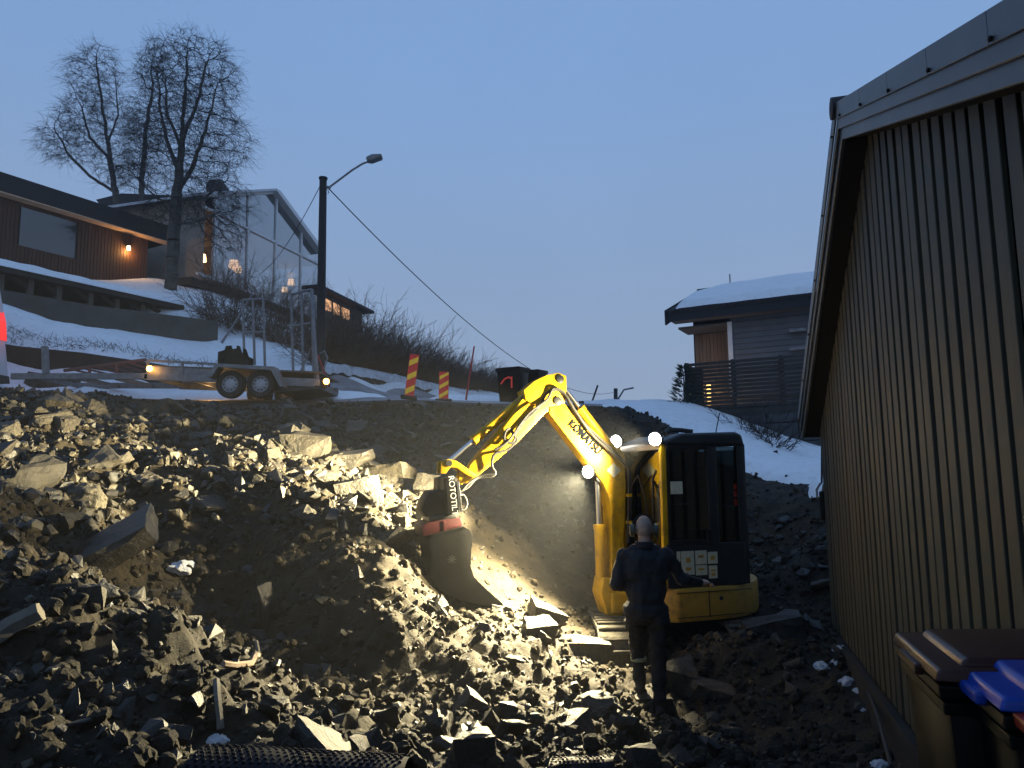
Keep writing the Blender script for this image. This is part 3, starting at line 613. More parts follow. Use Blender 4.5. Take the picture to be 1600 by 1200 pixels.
hose([(500, 545), (440, 550), (390, 575), (350, 615)], .012, .17)
hose([(330, 640), (355, 640), (370, 670), (362, 700), (330, 712)], .012, .17)
for q in ((1122, 640), (1122, 765)): MB().box(bx(*S(q)[0], .14), (.05, .07, .035), AX).build('hose_clamp', 'yellow', boom, bevel=.006)
# tiltrotator and bucket
tilt = empty('tiltrotator', bx(*S((250, 640))[0]), None, None); tilt.parent = exc; tilt.location = Vector(WLOC[tilt] - EC)
def tp(name, pts, w, m, bev=.012, off=0.): return profile(name, pts, w, m, bev, off, tilt)
tp('coupler', S((245, 560), (300, 545), (330, 560), (335, 610), (300, 640), (240, 640)), .26, 'black')
tp('tilt_body', S((170, 670), (200, 620), (300, 610), (330, 640), (335, 715), (300, 735), (180, 742), (160, 710)), .34, 'black', .03)
tp('tilt_cylinder', S((258, 560), (312, 560), (326, 720), (270, 728)), .09, 'black', .02, .22)
tp('tilt_rod', S((316, 575), (324, 575), (338, 712), (328, 714)), .03, 'steel', .004, .26)
tp('rotor', S((190, 735), (320, 722), (325, 748), (195, 762)), .40, 'charcoal', .02)
tp('quick_hitch', S((156, 782), (185, 762), (335, 742), (345, 776), (330, 790), (165, 828)), .46, 'redplate', .012)
tp('hitch_rib', S((250, 756), (264, 754), (268, 800), (254, 804)), .48, 'redplate', .004)
text_mesh('lettering', 'ROTOTILT', bx(*S((296, 640))[0], .268), bx(*S((300, 680))[0]) - bx(*S((291, 600))[0]), EF * -1, .085, 'textw', tilt, .001)
bk = empty('bucket', bx(*S((300, 950))[0]), None, None); bk.parent = exc; bk.location = Vector(WLOC[bk] - EC)
BWD = .52
prof = S((183, 842), (200, 822), (348, 785), (372, 795), (388, 825), (380, 880), (376, 960), (392, 1010), (440, 1058), (520, 1128), (528, 1150), (440, 1140), (330, 1112), (268, 1088), (215, 1050), (190, 1005), (198, 920))
for s in (-1, 1): profile('side_plate', prof, .02, 'bucketblack', .004, s * BWD / 2, bk)
mb = MB(); back = S((200, 822), (183, 842), (198, 920), (190, 1005), (215, 1050), (268, 1088), (330, 1112), (440, 1140), (528, 1150))
inner = S((206, 830), (192, 846), (206, 920), (200, 1000), (222, 1040), (272, 1076), (334, 1100), (442, 1128), (524, 1140))
mb.prism([bx(*p, -BWD / 2 + .01) for p in back] + [bx(*p, -BWD / 2 + .01) for p in inner[::-1]], BL * (BWD - .02)); mb.build('shell', 'bucketblack', bk)
profile('top_plate', S((186, 846), (196, 818), (346, 780), (360, 790), (200, 836)), BWD + .02, 'bucketblack', .006, 0, bk)
profile('cutting_edge', S((470, 1132), (535, 1146), (540, 1158), (470, 1150)), BWD + .06, 'galv', .003, 0, bk)
q = bx(*S((290, 930))[0], BWD / 2 + .014)
for k in range(4):
    an = k * math.pi / 4; MB().box(q, (.09, .012, .003), (EF * math.cos(an) + EZ * math.sin(an), EZ * math.cos(an) - EF * math.sin(an), BL)).build('emblem', 'charcoal', bk)
lamp(bx(*S((948, 531))[0], .06), at(740, 950, 7.4), 1150 * LW, size=112, par=boom, blend=.7)
MB().bar(bx(*S((960, 531))[0], .06), bx(*S((990, 545))[0], .06), .03, .03).build('lamp_bracket', 'charcoal', boom)
# ------------------------------------------------------------------ rocks
def hull(pts):
    bm = bmesh.new()
    for p in pts: bm.verts.new(p)
    r = bmesh.ops.convex_hull(bm, input=bm.verts[:])
    bmesh.ops.delete(bm, geom=list({g for g in r['geom_interior'] + r['geom_unused'] if isinstance(g, bmesh.types.BMVert)}), context='VERTS')
    return bm
def rockmesh(i, kind):
    g = np.random.default_rng(100 + i); n = 15 if kind != 'slab' else 12
    if kind == 'slab':
        base = [(sx_, sy_, sz_) for sx_ in (-1, 1) for sy_ in (-1, 1) for sz_ in (-1, 1)]
        p = np.array(base) * [1, .62, .26] + g.normal(0, .13, (8, 3)) * [1.2, 1.1, .4]
        p = np.vstack([p, g.uniform(-1, 1, (4, 3)) * [1.05, .7, .2]])
    elif kind == 'block':
        p = np.array([(a, b, c) for a in (-1, 1) for b in (-1, 1) for c in (-1, 1)]) * [.85, .7, .6] + g.normal(0, .17, (8, 3))
        p = np.vstack([p, g.uniform(-1, 1, (5, 3)) * [.95, .8, .7]])
    elif kind == 'wedge':
        p = g.normal(0, 1, (13, 3)); p /= np.linalg.norm(p, axis=1)[:, None]; p *= [1, .7, .5]; p[:3] *= 1.35
    else:
        p = g.normal(0, 1, (60, 3)); p /= np.linalg.norm(p, axis=1)[:, None]; p *= [1, .85, .8]
    bm = hull(p)
    cuts = 2 if kind == 'round' else 3
    bmesh.ops.triangulate(bm, faces=bm.faces)
    bmesh.ops.dissolve_limit(bm, angle_limit=.12, verts=bm.verts, edges=bm.edges)
    bmesh.ops.triangulate(bm, faces=bm.faces)
    if kind != 'cheap':
        bmesh.ops.subdivide_edges(bm, edges=bm.edges, cuts=3, use_grid_fill=True)
        bmesh.ops.smooth_vert(bm, verts=bm.verts, factor=.22, use_axis_x=True, use_axis_y=True, use_axis_z=True)
        for v in bm.verts:
            q = v.co * 2.1 + Vector((i * 3.1, 0, 0)); d = mnoise.noise(q) * .10 + mnoise.noise(q * 2.7) * .075 + abs(mnoise.noise(q * 5)) * .06 + mnoise.noise(q * 11) * .022
            v.co += v.co.normalized() * d
    me = bpy.data.meshes.new('rock'); bm.to_mesh(me); bm.free(); me.materials.append(MT['rock']); return me
KINDS = ['slab', 'wedge', 'block', 'slab', 'wedge', 'slab', 'block', 'wedge', 'slab', 'block', 'slab', 'wedge', 'block', 'slab']
ROCKS = [rockmesh(i, k) for i, k in enumerate(KINDS)]
def place_rock(name, me, p, size, parent=None, rot=None, m=None, label=None, sink=.25):
    o = bpy.data.objects.new(name, me); COL.objects.link(o)
    s = np.array(size if hasattr(size, '__len__') else (size * random.uniform(.85, 1.15), size * random.uniform(.85, 1.15), size * random.uniform(.8, 1.25)))
    o.scale = Vector(s); o.location = Vector(p)
    o.rotation_euler = rot if rot is not None else (random.gauss(0, .45), random.gauss(0, .45), random.uniform(0, 6.28))
    if parent is not None: o.parent = parent
    if m:
        o.data = me.copy(); o.data.materials.clear(); o.data.materials.append(MT[m])
    if label: tag(o, label, 'boulder')
    return o
def on_ground(px, py, Y0=2.0, Y1=20.0):          # first hit of the landscape along a pixel's ray
    Ys = np.arange(Y0, Y1, .04); d = ray(px, py); pts = CAM + d[None] * (Ys / d[1])[:, None]
    g = ground(pts[:, :2]); k = np.argmax(pts[:, 2] < g)
    return pts[k], (pts[k, 2] < g[k])
BIGS = [ # px, py, half sizes in px (w, h), kind, material, label
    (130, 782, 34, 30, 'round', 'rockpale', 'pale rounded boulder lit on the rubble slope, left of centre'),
    (35, 745, 48, 62, 'wedge', 'rock', 'big dark boulder at the left edge beside the pale rounded boulder'),
    (165, 855, 70, 26, 'slab', 'rockdark', 'long dark slab tilted up to the right below the pale boulder'),
    (80, 600, 44, 16, 'slab', 'rock', 'flat grey slab lying on the crest in front of the trailer drawbar'),
    (245, 640, 34, 17, 'slab', 'rock', 'squared brown block on the crest below the trailer'),
    (475, 700, 34, 26, 'block', 'rock', 'angular grey block on the upper slope below the double wheels'),
    (530, 718, 40, 13, 'slab', 'rock', 'long pale slab lying at a slant on the upper slope'),
    (600, 745, 46, 20, 'slab', 'rock', 'flat sandy slab at the edge of the scraped soil'),
    (560, 770, 34, 26, 'block', 'rock', 'pale square-faced block amid the rubble, above the tall splinter'),
    (1060, 1070, 30, 34, 'block', 'rock', 'pale-topped boulder right behind the standing person'),
    (1115, 1085, 36, 20, 'slab', 'rock', 'flat-topped stone with lit edge right of the person'),
    (1135, 1145, 22, 14, 'wedge', 'rockpale', 'small mossy stone low on the dark ground'),
    (935, 1110, 40, 28, 'round', 'rock', 'rounded brown boulder left of the person'),
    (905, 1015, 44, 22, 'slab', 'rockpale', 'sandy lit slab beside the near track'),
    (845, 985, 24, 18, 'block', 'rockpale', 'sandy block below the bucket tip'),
    (600, 1125, 26, 24, 'wedge', 'rock', 'grey pointed stone above the black membrane'),
    (420, 950, 18, 50, 'wedge', 'rockdark', 'upright narrow stone standing in the dark hollow'),
    (522, 812, 9, 30, 'wedge', 'rock', 'thin upright splinter of stone at the shadow edge'),
    (690, 1130, 24, 30, 'wedge', 'rock', 'tall pointed stone low in the foreground'),
    (140, 935, 18, 22, 'block', 'rockpale', 'pale lit stone on top of the near soil mound'),
    (215, 965, 17, 16, 'wedge', 'rockpale', 'small pale stone on the shoulder of the near soil mound'),
    (740, 1165, 30, 22, 'block', 'rockdark', 'dark block at the bottom edge of the frame'),
    (1210, 985, 46, 26, 'slab', 'rockdark', 'grey slab leaning behind the excavator, near the garage'),
]
for i, (px, py, w, h, kd, m, lb) in enumerate(BIGS):
    p, ok = on_ground(px, py + h * .35); k = p[1] / FPX
    me = rockmesh(60 + i, kd)
    rot = (random.gauss(0, .15), random.gauss(0, .15), random.uniform(-.35, .35))
    sx_ = w * k; sz_ = h * k
    if kd == 'slab': size = (sx_, sx_ * .8, sz_ / .36)
    elif kd == 'wedge': size = (sx_, min(sx_, sz_) * 1.2, sz_ / .62)
    elif kd == 'block': size = (sx_ / .9, sx_ * .9, sz_ / .68)
    else: size = (sx_, sx_, sz_ / .8)
    if 'tilted up' in lb: rot = (.35, -.55, .35)
    if kd == 'wedge' and h > 2 * w: size = (sz_ * .95, sx_ * 1.3, sx_ * 1.8); rot = (0, 1.45, random.uniform(-.3, .3))
    place_rock('boulder', me, p + np.array([0, .1 * sx_, h * k * .25]), size, rot=rot, m=m, label=lb)
# countable rubble: largest 280 as pieces of the dug ground, the rest one mass
def dens(px, py, y):
    if px < -60 or px > 1330 or py > 1240: return 0
    if px > 1000 and py < 800: return 0
    if py < 636 and 180 < px < 1000: return .05
    if py < 622: return .25
    if px > 1150: return .5 if py < 960 else .25
    if 700 < px < 1010 and py < 950: return .20
    if py < 700 and px > 520: return .30
    if 150 < px < 500 and 830 < py < 1060: return .34
    if py > 870 and px < 330: return .10
    if py < 850 and px < 700: return 1.0
    if px < 650: return .16
    return .34 if py > 900 else .5
cand = []
while len(cand) < 2600:
    y = 2.6 + 13.2 * random.random() ** 1.25; x = random.uniform(-.74, .5) * y
    px, py = proj((x, y, float(ZB(np.array([[x, y]]))[0])))
    if random.random() > dens(px, py, y): continue
    cand.append((x, y, px, py))
band = [c for c in cand if c[2] < 730 and 640 < c[3] < 835]; rest = [c for c in cand if not (c[2] < 730 and 640 < c[3] < 835)]
cand = band[:185] + rest[:98]
cx = np.array([c[:2] for c in cand]); cz = ground(cx)
big = []
for i, (x, y, px, py) in enumerate(cand[:283]):
    s = min(.23, .065 + .062 * random.weibullvariate(1, 1.1))
    if py > 880 and px < 330: s *= .55
    s *= .70 + .035 * y
    m = None
    if random.random() < .16: m = 'rockpale'
    elif random.random() < .18: m = 'rockdark'
    place_rock('rock', random.choice(ROCKS) if not m else random.choice(ROCKS), (x, y, cz[i] + s * .12), s, parent=dig)
# mass of smaller stones
CH = []
for i in range(12):
    g = np.random.default_rng(500 + i); p = g.normal(0, 1, (13, 3)); p /= np.linalg.norm(p, axis=1)[:, None]; p *= [1, .75, .45 + .35 * g.random()]; p *= g.uniform(.8, 1.15, (13, 1))
    bm = hull(p); bmesh.ops.triangulate(bm, faces=bm.faces); bm.verts.ensure_lookup_table(); bm.verts.index_update()
    CH.append((np.array([v.co for v in bm.verts]), np.array([[v.index for v in f.verts] for f in bm.faces]))); bm.free()
def scatter(name, N, smin, smax, m, ymax=15.6, pw=1.25, only=None, shapes=None, dfun=None):
    xy = []
    while len(xy) < N:
        n_ = 4000; y = 2.4 + (ymax - 2.4) * rng.random(n_) ** pw; x = rng.uniform(-.76, .5, n_) * y
        z = ZB(np.stack([x, y], -1)); px, py = projn(x, y, z)
        for a, b, c_, d_ in zip(x, y, px, py):
            if random.random() < max(.22 if smax < .06 else .08, (dfun or dens)(c_, d_, b)) and (only is None or only(c_, d_)): xy.append((a, b))
    xy = np.array(xy[:N]); z = ground(xy); V = []; Fc = []; n0 = 0
    # clump: keep more where noise is high
    for (x, y), zz in zip(xy, z):
        v, f = random.choice(shapes or CH); s = smin + (smax - smin) * random.random() ** 2.6
        A = np.linalg.qr(rng.normal(size=(3, 3)))[0]
        V.append(v @ A * s + [x, y, zz + s * .25]); Fc.append(f + n0); n0 += len(v)
    V = np.vstack(V); Fc = np.vstack(Fc)
    me = bpy.data.meshes.new(name); me.from_pydata(V.tolist(), [], Fc.tolist()); me.materials.append(MT[m])
    o = link(name, me, dig); tag(o, kind='stuff'); return o
CL = []
for i in range(8):
    bm = bmesh.new(); bmesh.ops.create_icosphere(bm, subdivisions=2, radius=1)
    for v in bm.verts: q = v.co * 1.7 + Vector((i * 9.1, 0, 0)); v.co *= 1 + .35 * mnoise.noise(q) + .25 * mnoise.noise(q * 2.6); v.co.z *= .75
    bm.verts.index_update(); CL.append((np.array([v.co for v in bm.verts]), np.array([[v.index for v in f.verts] for f in bm.faces]))); bm.free()
def soily(px, py, y):
    if px < -60 or px > 1330 or (px > 1000 and py < 790) or py < 640: return 0
    if 700 < px < 1010 and py < 950: return .15
    return .9 if py > 850 else .45
scatter('soil_clods', 12000, .008, .055, 'soil', pw=.9, shapes=CL, dfun=soily)
lean = lambda a, b, y: dens(a, b, y) * (.32 if b > 870 else 1)
scatter('rubble', 2100, .035, .12, 'rock', dfun=lean)
scatter('dark_rubble', 1000, .03, .13, 'rockdark', dfun=lean)
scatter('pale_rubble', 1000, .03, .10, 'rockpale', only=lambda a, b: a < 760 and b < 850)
scatter('gravel', 22000, .007, .040, 'rock', pw=1.0)
scatter('pale_gravel', 2600, .010, .04, 'rockpale', pw=1.0)
# ------------------------------------------------------------------ houses on the left
def slabpoly(name, m, pts, off, par, bev=0): mb = MB(); mb.prism(pts, off); return mb.build(name, m, par, bevel=bev, seg=1)
HP = Plane(at(229, 442, 30), vpdir(1450)); hn = HP.n if HP.n[1] > 0 else -HP.n    # away from the viewer
hs = 1 if (hn == HP.n).all() else -1
def hp(px, py, off=0): return HP.hit(px, py, hs * off)
def ha(a, z, off=0): return HP.at(a, z, hs * off)
zbase = hp(229, 470)[2]; ztop = hp(229, 374)[2]
a0 = HP.s_of(hp(-120, 300))
bh = empty('brown_house', ha(0, zbase, .2), 'brown timber house with dark flat roof and lit wall lamp at left', 'house')
slabpoly('wall', 'beam', [ha(a0, zbase, .03), ha(-.02, zbase, .03), ha(-.02, ztop, .03), ha(a0, ztop, .03)], hn * 6, bh)
w0, w1 = HP.s_of(hp(31, 360)), HP.s_of(hp(118, 375)); wz0, wz1 = hp(75, 394)[2], hp(75, 334)[2]
a = a0
while a < -.02:
    b = min(a + .125, 0); segs = [(zbase, ztop)] if (b < w0 or a > w1) else [(zbase, wz0), (wz1, ztop)]
    for s0, s1 in segs: slabpoly('board', 'brownwood', [ha(a, s0), ha(b - .008, s0), ha(b - .008, s1), ha(a, s1)], hn * .028, bh)
    a += .133
win = slabpoly('window', 'black', [ha(w0 - .04, wz0 - .04, .01), ha(w1 + .04, wz0 - .04, .01), ha(w1 + .04, wz1 + .04, .01), ha(w0 - .04, wz1 + .04, .01)], hn * .015, bh)
slabpoly('pane', 'window', [ha(w0, wz0, .002), ha(w1, wz0, .002), ha(w1, wz1, .002), ha(w0, wz1, .002)], hn * .005, win)
# eaves: overhang towards the viewer with pale soffit and deep dark fascia
ov = .45; zs = ztop
slabpoly('soffit', 'soffitwood', [ha(a0, zs, -ov), ha(.75, zs, -ov), ha(.75, zs, .02), ha(a0, zs, .02)], EZ * .03, bh)
fz = .72
slabpoly('fascia', 'darkroof', [ha(a0, zs + .032, -ov), ha(.78, zs + .032, -ov), ha(.78, zs + fz, -ov), ha(a0, zs + fz, -ov)], hn * .06, bh)
slabpoly('end_fascia', 'darkroof', [ha(.76, zs + .034, -ov + .061), ha(.82, zs + .034, -ov + .061), ha(.82, zs + fz, -ov + .061), ha(.76, zs + fz, -ov + .061)], hn * 7, bh)
slabpoly('roof', 'darkroof', [ha(a0, zs + fz - .2, -ov + .062), ha(.755, zs + fz - .2, -ov + .062), ha(.755, zs + fz - .03, -ov + .062), ha(a0, zs + fz - .03, -ov + .062)], hn * 7, bh)
lp = hp(201, 388, -.12)
wl = MB().box(lp + np.array([0, 0, .12]), (.16, .16, .04), (HP.d, hn, EZ)).build('wall_lamp', 'black', bh, bevel=.01)
MB().lathe(lp - EZ * .08, EZ, [(.05, 0), (.07, .04), (.07, .14), (.05, .18)], 12).build('bulb', 'bulb', wl, smooth=True)
def pt(p, e_, col, r=.05):
    li = bpy.data.lights.new('lamp_light', 'POINT'); li.energy = e_; li.color = col; li.shadow_soft_size = r
    o = bpy.data.objects.new('lamp_light', li); COL.objects.link(o); o.location = Vector(p); return o
pt(lp - EZ * .14 - hn * .06, 32, (1, .55, .18), .04)
# snow covered terrace roof below it
TP = Plane(at(288, 478, 26.2), vpdir(1450)); 
def ta(a, z, off=0): return TP.at(a, z, hs * off)
e0, e1 = TP.hit(-60, 418), TP.hit(288, 484); tz = TP.hit(288, 488)[2]; ta0 = TP.s_of(e0)
ter = empty('terrace_shelter', ta(0, tz - 1.2, .1), 'low open shelter with snow on its roof below the brown house', 'shelter')
def tq(px, py, off=0): return TP.hit(px, py, hs * off)
zt0, zt1 = tq(-60, 402)[2], tq(288, 482)[2]
slabpoly('roof', 'beam', [ta(ta0, zt0 - .16), ta(0, zt1 - .06), ta(0, zt1 + .10), ta(ta0, zt0)], hn * 3.2, ter)
mb = MB(); nx = 60; ny = 14; vs = []; fs = []
for i in range(nx + 1):
    for j in range(ny + 1):
        u_ = i / nx; v_ = j / ny; a = ta0 * (1 - u_); z = (zt0 + (zt1 + .10 - zt0) * u_)
        th = .26 * min(1, (v_ * 9) ** .5 + .0) * min(1, ((1 - u_) * 40) ** .5); nz = .05 * mnoise.noise(Vector((a * 1.5, v_ * 6, 3)))
        vs.append(ta(a, z + .004 + th + (nz if th > .1 else 0) + v_ * .45, -.03 + v_ * 3.2))
for i in range(nx):
    for j in range(ny): k = i * (ny + 1) + j; fs.append((k, k + 1, k + ny + 2, k + ny + 1))
mb.add(vs, fs); mb.build('snow_layer', 'snow', ter, smooth=True)
for px in (8, 55, 100, 150, 192, 232, 270):
    a = TP.s_of(tq(px, 470)); zz = zt0 + (zt1 - zt0) * (a - ta0) / (0 - ta0) - .12
    MB().box(ta(a, zz - .75, .35), (.16, .16, 1.5), (HP.d, hn, EZ)).build('post', 'greywood', ter, bevel=.01)
    MB().bar(ta(a, zz - .28, .35), ta(a - .55, zz + .02, .35), .10, .14).build('brace', 'beam', ter)
slabpoly('back_wall', 'beam', [ta(ta0, zt0 - 2.2, 2.6), ta(-.6, zt1 - 1.6, 2.6), ta(-.6, zt1, 2.6), ta(ta0, zt0 - .2, 2.6)], hn * .1, ter)
# concrete retaining wall
CW = Plane(at(341, 528, 24.2), vpdir(1450))
def cq(px, py): return CW.hit(px, py)
slabs = [(-60, 438, 462, 19.6), (0, 452, 470, 20.2), (60, 462, 492, 20.8), (150, 478, 509, 21.8), (220, 486, 518, 22.7), (341, 502, 530, 24.2)]
mb = MB(); tp_ = [at(a, b, y_) for a, b, c, y_ in slabs]; bt = [at(a, c, y_) - EZ * .8 for a, b, c, y_ in slabs]
mb.prism(bt + tp_[::-1], hn * .25); tag(mb.build('concrete_wall', 'concrete', bevel=.01, loc=bt[-1]), 'long grey concrete retaining wall stepping down the snow slope', 'wall')
# dark garden wall behind the trailer, with snow above it
DW = [at(-40, 530, 18.6), at(30, 541, 18.7), at(130, 551, 19.0), at(230, 566, 19.3), at(330, 582, 19.8)]
mb = MB(); dn = np.array([0, .3, 0]); mb.prism([p - EZ * 1.2 for p in DW] + DW[::-1], dn); tag(mb.build('garden_wall', 'beam', loc=DW[2]), 'low dark garden wall behind the trailer drawbar', 'wall')
# road bank retaining wall on the right of the pole
BW = [at(500, 572, 20.6), at(560, 580, 22.5), at(620, 592, 24.8), at(690, 607, 28.0), at(770, 622, 32.0)]
rw = empty('bank_wall', BW[0] - EZ * 1.2, 'low dark stone wall along the road under the hedge', 'wall')
for i in range(len(BW) - 1):
    n_ = 5
    for j in range(n_):
        for r_ in range(3):
            f0 = (j + (.5 if r_ % 2 else 0)) / n_; f1 = min(1, f0 + 1 / n_ - .02); p = BW[i] * (1 - f0) + BW[i + 1] * f0; q = BW[i] * (1 - f1) + BW[i + 1] * f1
            z = -.05 - r_ * .27; h_ = .25; t = q - p
            o = MB(); yy = np.array([0, random.uniform(-.04, .04), 0])
            o.prism([p + EZ * (z - h_) + yy, q + EZ * (z - h_) + yy, q + EZ * z + yy, p + EZ * z + yy], (0, .3, 0)); o.build('stone', 'beam', rw, bevel=.03, seg=1)
# snow cap on it
mb = MB(); vs = []; fs = []; n_ = 60
for i in range(n_ + 1):
    u_ = i / n_ * (len(BW) - 1); k = min(int(u_), len(BW) - 2); p = BW[k] + (BW[k + 1] - BW[k]) * (u_ - k); w = .12 * mnoise.noise(Vector((u_ * 6, 0, 0)))
    for j, (dy, dz) in enumerate(((-.1, -.16 + w), (-.08, .03 + w), (.1, .12 + w), (.8, .22), (1.6, .3))): vs.append(p + np.array([0, dy, dz]))
for i in range(n_):
    for j in range(4): k = i * 5 + j; fs.append((k, k + 1, k + 6, k + 5))
mb.add(vs, fs); mb.build('snow_cap', 'snowdirty', rw, smooth=True)

# ------------------------------------------------------------------ glazed gable house
GP = Plane(at(430, 460, 37), vpdir(1150)); gn = GP.n if GP.n[1] > 0 else -GP.n
if gn[0] > 0: gn = -gn
gs = 1 if (gn == GP.n).all() else -1
def gq(px, py, off=0): return GP.hit(px, py, gs * off)
gh = empty('glazed_house', gq(400, 470), 'white-framed house with a tall glazed gable behind the birch', 'house')
def gbar(name, p, q, w, d=.12, m='white', par=gh): return MB().bar(gq(*p), gq(*q), d, w, up=gn).build(name, m, par, bevel=.008, seg=1)
ap = (433, 300); rt = (503, 394); lf = (318, 306)
frame = [((388, 300), (385, 455)), ((432, 300), (428, 475)), ((471, 350), (468, 492)), ((336, 306), (332, 440)), ((500, 386), (497, 500))]
for p, q in frame: gbar('mullion', p, q, .15)
gbar('transom', (318, 323), (500, 414), .15); gbar('sill', (308, 427), (499, 500), .16)
gbar('rake', ap, rt, .34, .2); gbar('rake', lf, ap, .34, .2)
cols = [((336, 308), (388, 304)), ((388, 303), (432, 303)), ((432, 303), (471, 350)), ((471, 350), (500, 386))]
def trz(x): return 323 + (x - 318) / 182 * 91
def siz(x): return 427 + (x - 308) / 191 * 73
for (xa, ya), (xb, yb) in cols:
    for top, bot in (((ya, yb), (trz(xa), trz(xb))), ((trz(xa), trz(xb)), (siz(xa), siz(xb)))):
        mb = MB(); mb.prism([gq(xa, bot[0]), gq(xb, bot[1]), gq(xb, top[1]), gq(xa, top[0])], gn * .02); mb.build('pane', 'gableglass', gh)
# rooms behind the glass
def zq(px, py): return gq(px, py)[2]
aL, aR = GP.s_of(gq(318, 400)), GP.s_of(gq(500, 450)); zf = min(zq(308, 427), zq(499, 500)) ; zc = zq(433, 300)
for nm, z in (('floor', zf), ('floor', zq(380, 354))):
    mb = MB(); mb.prism([GP.at(aL, z, gs * .15), GP.at(aR, z, gs * .15), GP.at(aR, z, gs * 5), GP.at(aL, z, gs * 5)], EZ * .08); mb.build(nm, 'interior', gh)
mb = MB(); mb.prism([GP.at(aL, zf, gs * 5), GP.at(aR, zf, gs * 5), GP.at(aR, zf + 2.6, gs * 5), GP.at((aL + aR) / 2, zc, gs * 5), GP.at(aL, zf + 2.6, gs * 5)], gn * .1); mb.build('back_wall', 'interior', gh)
mb = MB(); p = gq(316, 306); mb.prism([GP.at(aL - .06, zf - .5, 0), GP.at(aL - .06, p[2], 0), GP.at(aL, p[2], 0), GP.at(aL, zf - .5, 0)], gn * 6); mb.build('side_wall', 'interior', gh)
hl = GP.s_of(gq(433, 300))
for s_, (pa, pb) in enumerate((((433, 298), (505, 396)), ((318, 304), (433, 298)))):
    mb = MB(); p, q = gq(*pa, -.4), gq(*pb, -.4); mb.prism([p, q, q + EZ * .12, p + EZ * .12], gn * 7); mb.build('roof', 'snowdirty' if s_ else 'white', gh)
lamps = [((315, 402), 1.0, .13), ((366, 412), 1.8, .16), ((372, 420), 1.6, .12), ((455, 440), 1.5, .12), ((445, 452), 1.2, .10)]
for q, off, r_ in lamps:
    r_ *= 1.7; MB().lathe(gq(*q, off) - EZ * r_, EZ, [(r_ * .5, 0), (r_, .03), (r_ * .8, r_ * 1.6), (r_ * .4, r_ * 1.7)], 12).build('room_lamp', 'warmlamp', gh, smooth=True)
pt(gq(366, 412, 2.2), 22, (1, .6, .3), .2); pt(gq(455, 430, 2.0), 18, (1, .6, .3), .2)
# deck below the gable and balcony to the left
mb = MB(); p, q = gq(300, 432, -1.2), gq(575, 538, -1.2); mb.prism([p, q, q - EZ * .32, p - EZ * .32], gn * 1.25); mb.build('deck', 'beam', gh)
mb = MB(); p, q = gq(308, 440), gq(520, 520); mb.prism([p - EZ * .3, q - EZ * .3, q - EZ * 1.6, p - EZ * 1.6], gn * .3); mb.build('base_wall', 'beam', gh)
for k in range(5):
    y = 398 + k * 8; MB().bar(at(236, y - 3, 34.0), at(300, y + 10, 34.6), .04, .19).build('balcony_board', 'white', gh)
MB().bar(at(300, 382, 34.3), at(300, 424, 34.3), .1, .1, up=(1, 0, 0)).build('balcony_post', 'warmlamp' if False else 'soffitwood', gh)
# lower wing with dark roof, right of the pole
p, q = gq(500, 448, -.6), gq(585, 490, -.6); mb = MB(); mb.prism([p, q, q + EZ * .16, p + EZ * .16], gn * 5); mb.build('wing_roof', 'darkroof', gh)
p, q = gq(500, 452), gq(566, 487); zz = gq(566, 520)[2]; mb = MB(); mb.prism([p, q, np.array([q[0], q[1], zz]), np.array([p[0], p[1], zz])], gn * 4); mb.build('wing_wall', 'greywood', gh)
for xa, xb in ((508, 518), (521, 531), (534, 546)):
    f = lambda x, k: 462 + (x - 508) * .5 + k
    mb = MB(); mb.prism([gq(xa, f(xa, 22), -.02), gq(xb, f(xb, 20), -.02), gq(xb, f(xb, 4), -.02), gq(xa, f(xa, 4), -.02)], gn * .015); mb.build('window', 'warmwin', gh)
# dark roofed house behind the birches with chimney
dh = empty('far_house', at(240, 330, 44), 'dark low roofed house with a chimney behind the birches', 'house')
for nm, m, pts, dep in (('wall', 'greywood', [(170, 330), (345, 345), (345, 420), (170, 400)], 5), ('roof', 'darkroof', [(150, 312), (190, 302), (350, 308), (362, 322), (160, 325)], 6)):
    mb = MB(); mb.prism([at(*p, 44) for p in pts], (0, dep, 0)); mb.build(nm, m, dh)
mb = MB(); mb.prism([at(323, 308, 43.5), at(347, 308, 43.5), at(349, 288, 43.5), at(344, 280, 43.5), at(327, 281, 43.5), at(322, 290, 43.5)], (0, .9, 0)); mb.build('chimney', 'block', dh)

# ------------------------------------------------------------------ birches and shrubs
def colonise(base, top, attract, step, infl, kill, trunkpts, seed, iters=160, par0=None):
    nodes = [np.array(p) for p in trunkpts]; par = list(par0)
    A = attract.copy()
    for it in range(iters):
        if len(A) == 0: break
        N = np.array(nodes); d = ((A[:, None] - N[None]) ** 2).sum(-1); k = d.argmin(1); dm = np.sqrt(d[np.arange(len(A)), k])
        act = dm < infl; grow = {}
        for a, kk in zip(A[act], k[act]): v = a - N[kk]; grow.setdefault(int(kk), []).append(v / (np.linalg.norm(v) + 1e-9))
        if not grow: break
        new = 0
        for kk, vs in grow.items():
            v = np.sum(vs, 0); v = v / (np.linalg.norm(v) + 1e-9) + rng.normal(0, .24, 3) + np.array([0, 0, .28]); v /= np.linalg.norm(v) + 1e-9; p = N[kk] + v * step
            nodes.append(p); par.append(kk); new += 1
        N2 = np.array(nodes[-new:]); dd = ((A[:, None] - N2[None]) ** 2).sum(-1).min(1); A = A[dd > kill * kill]
    return np.array(nodes), par
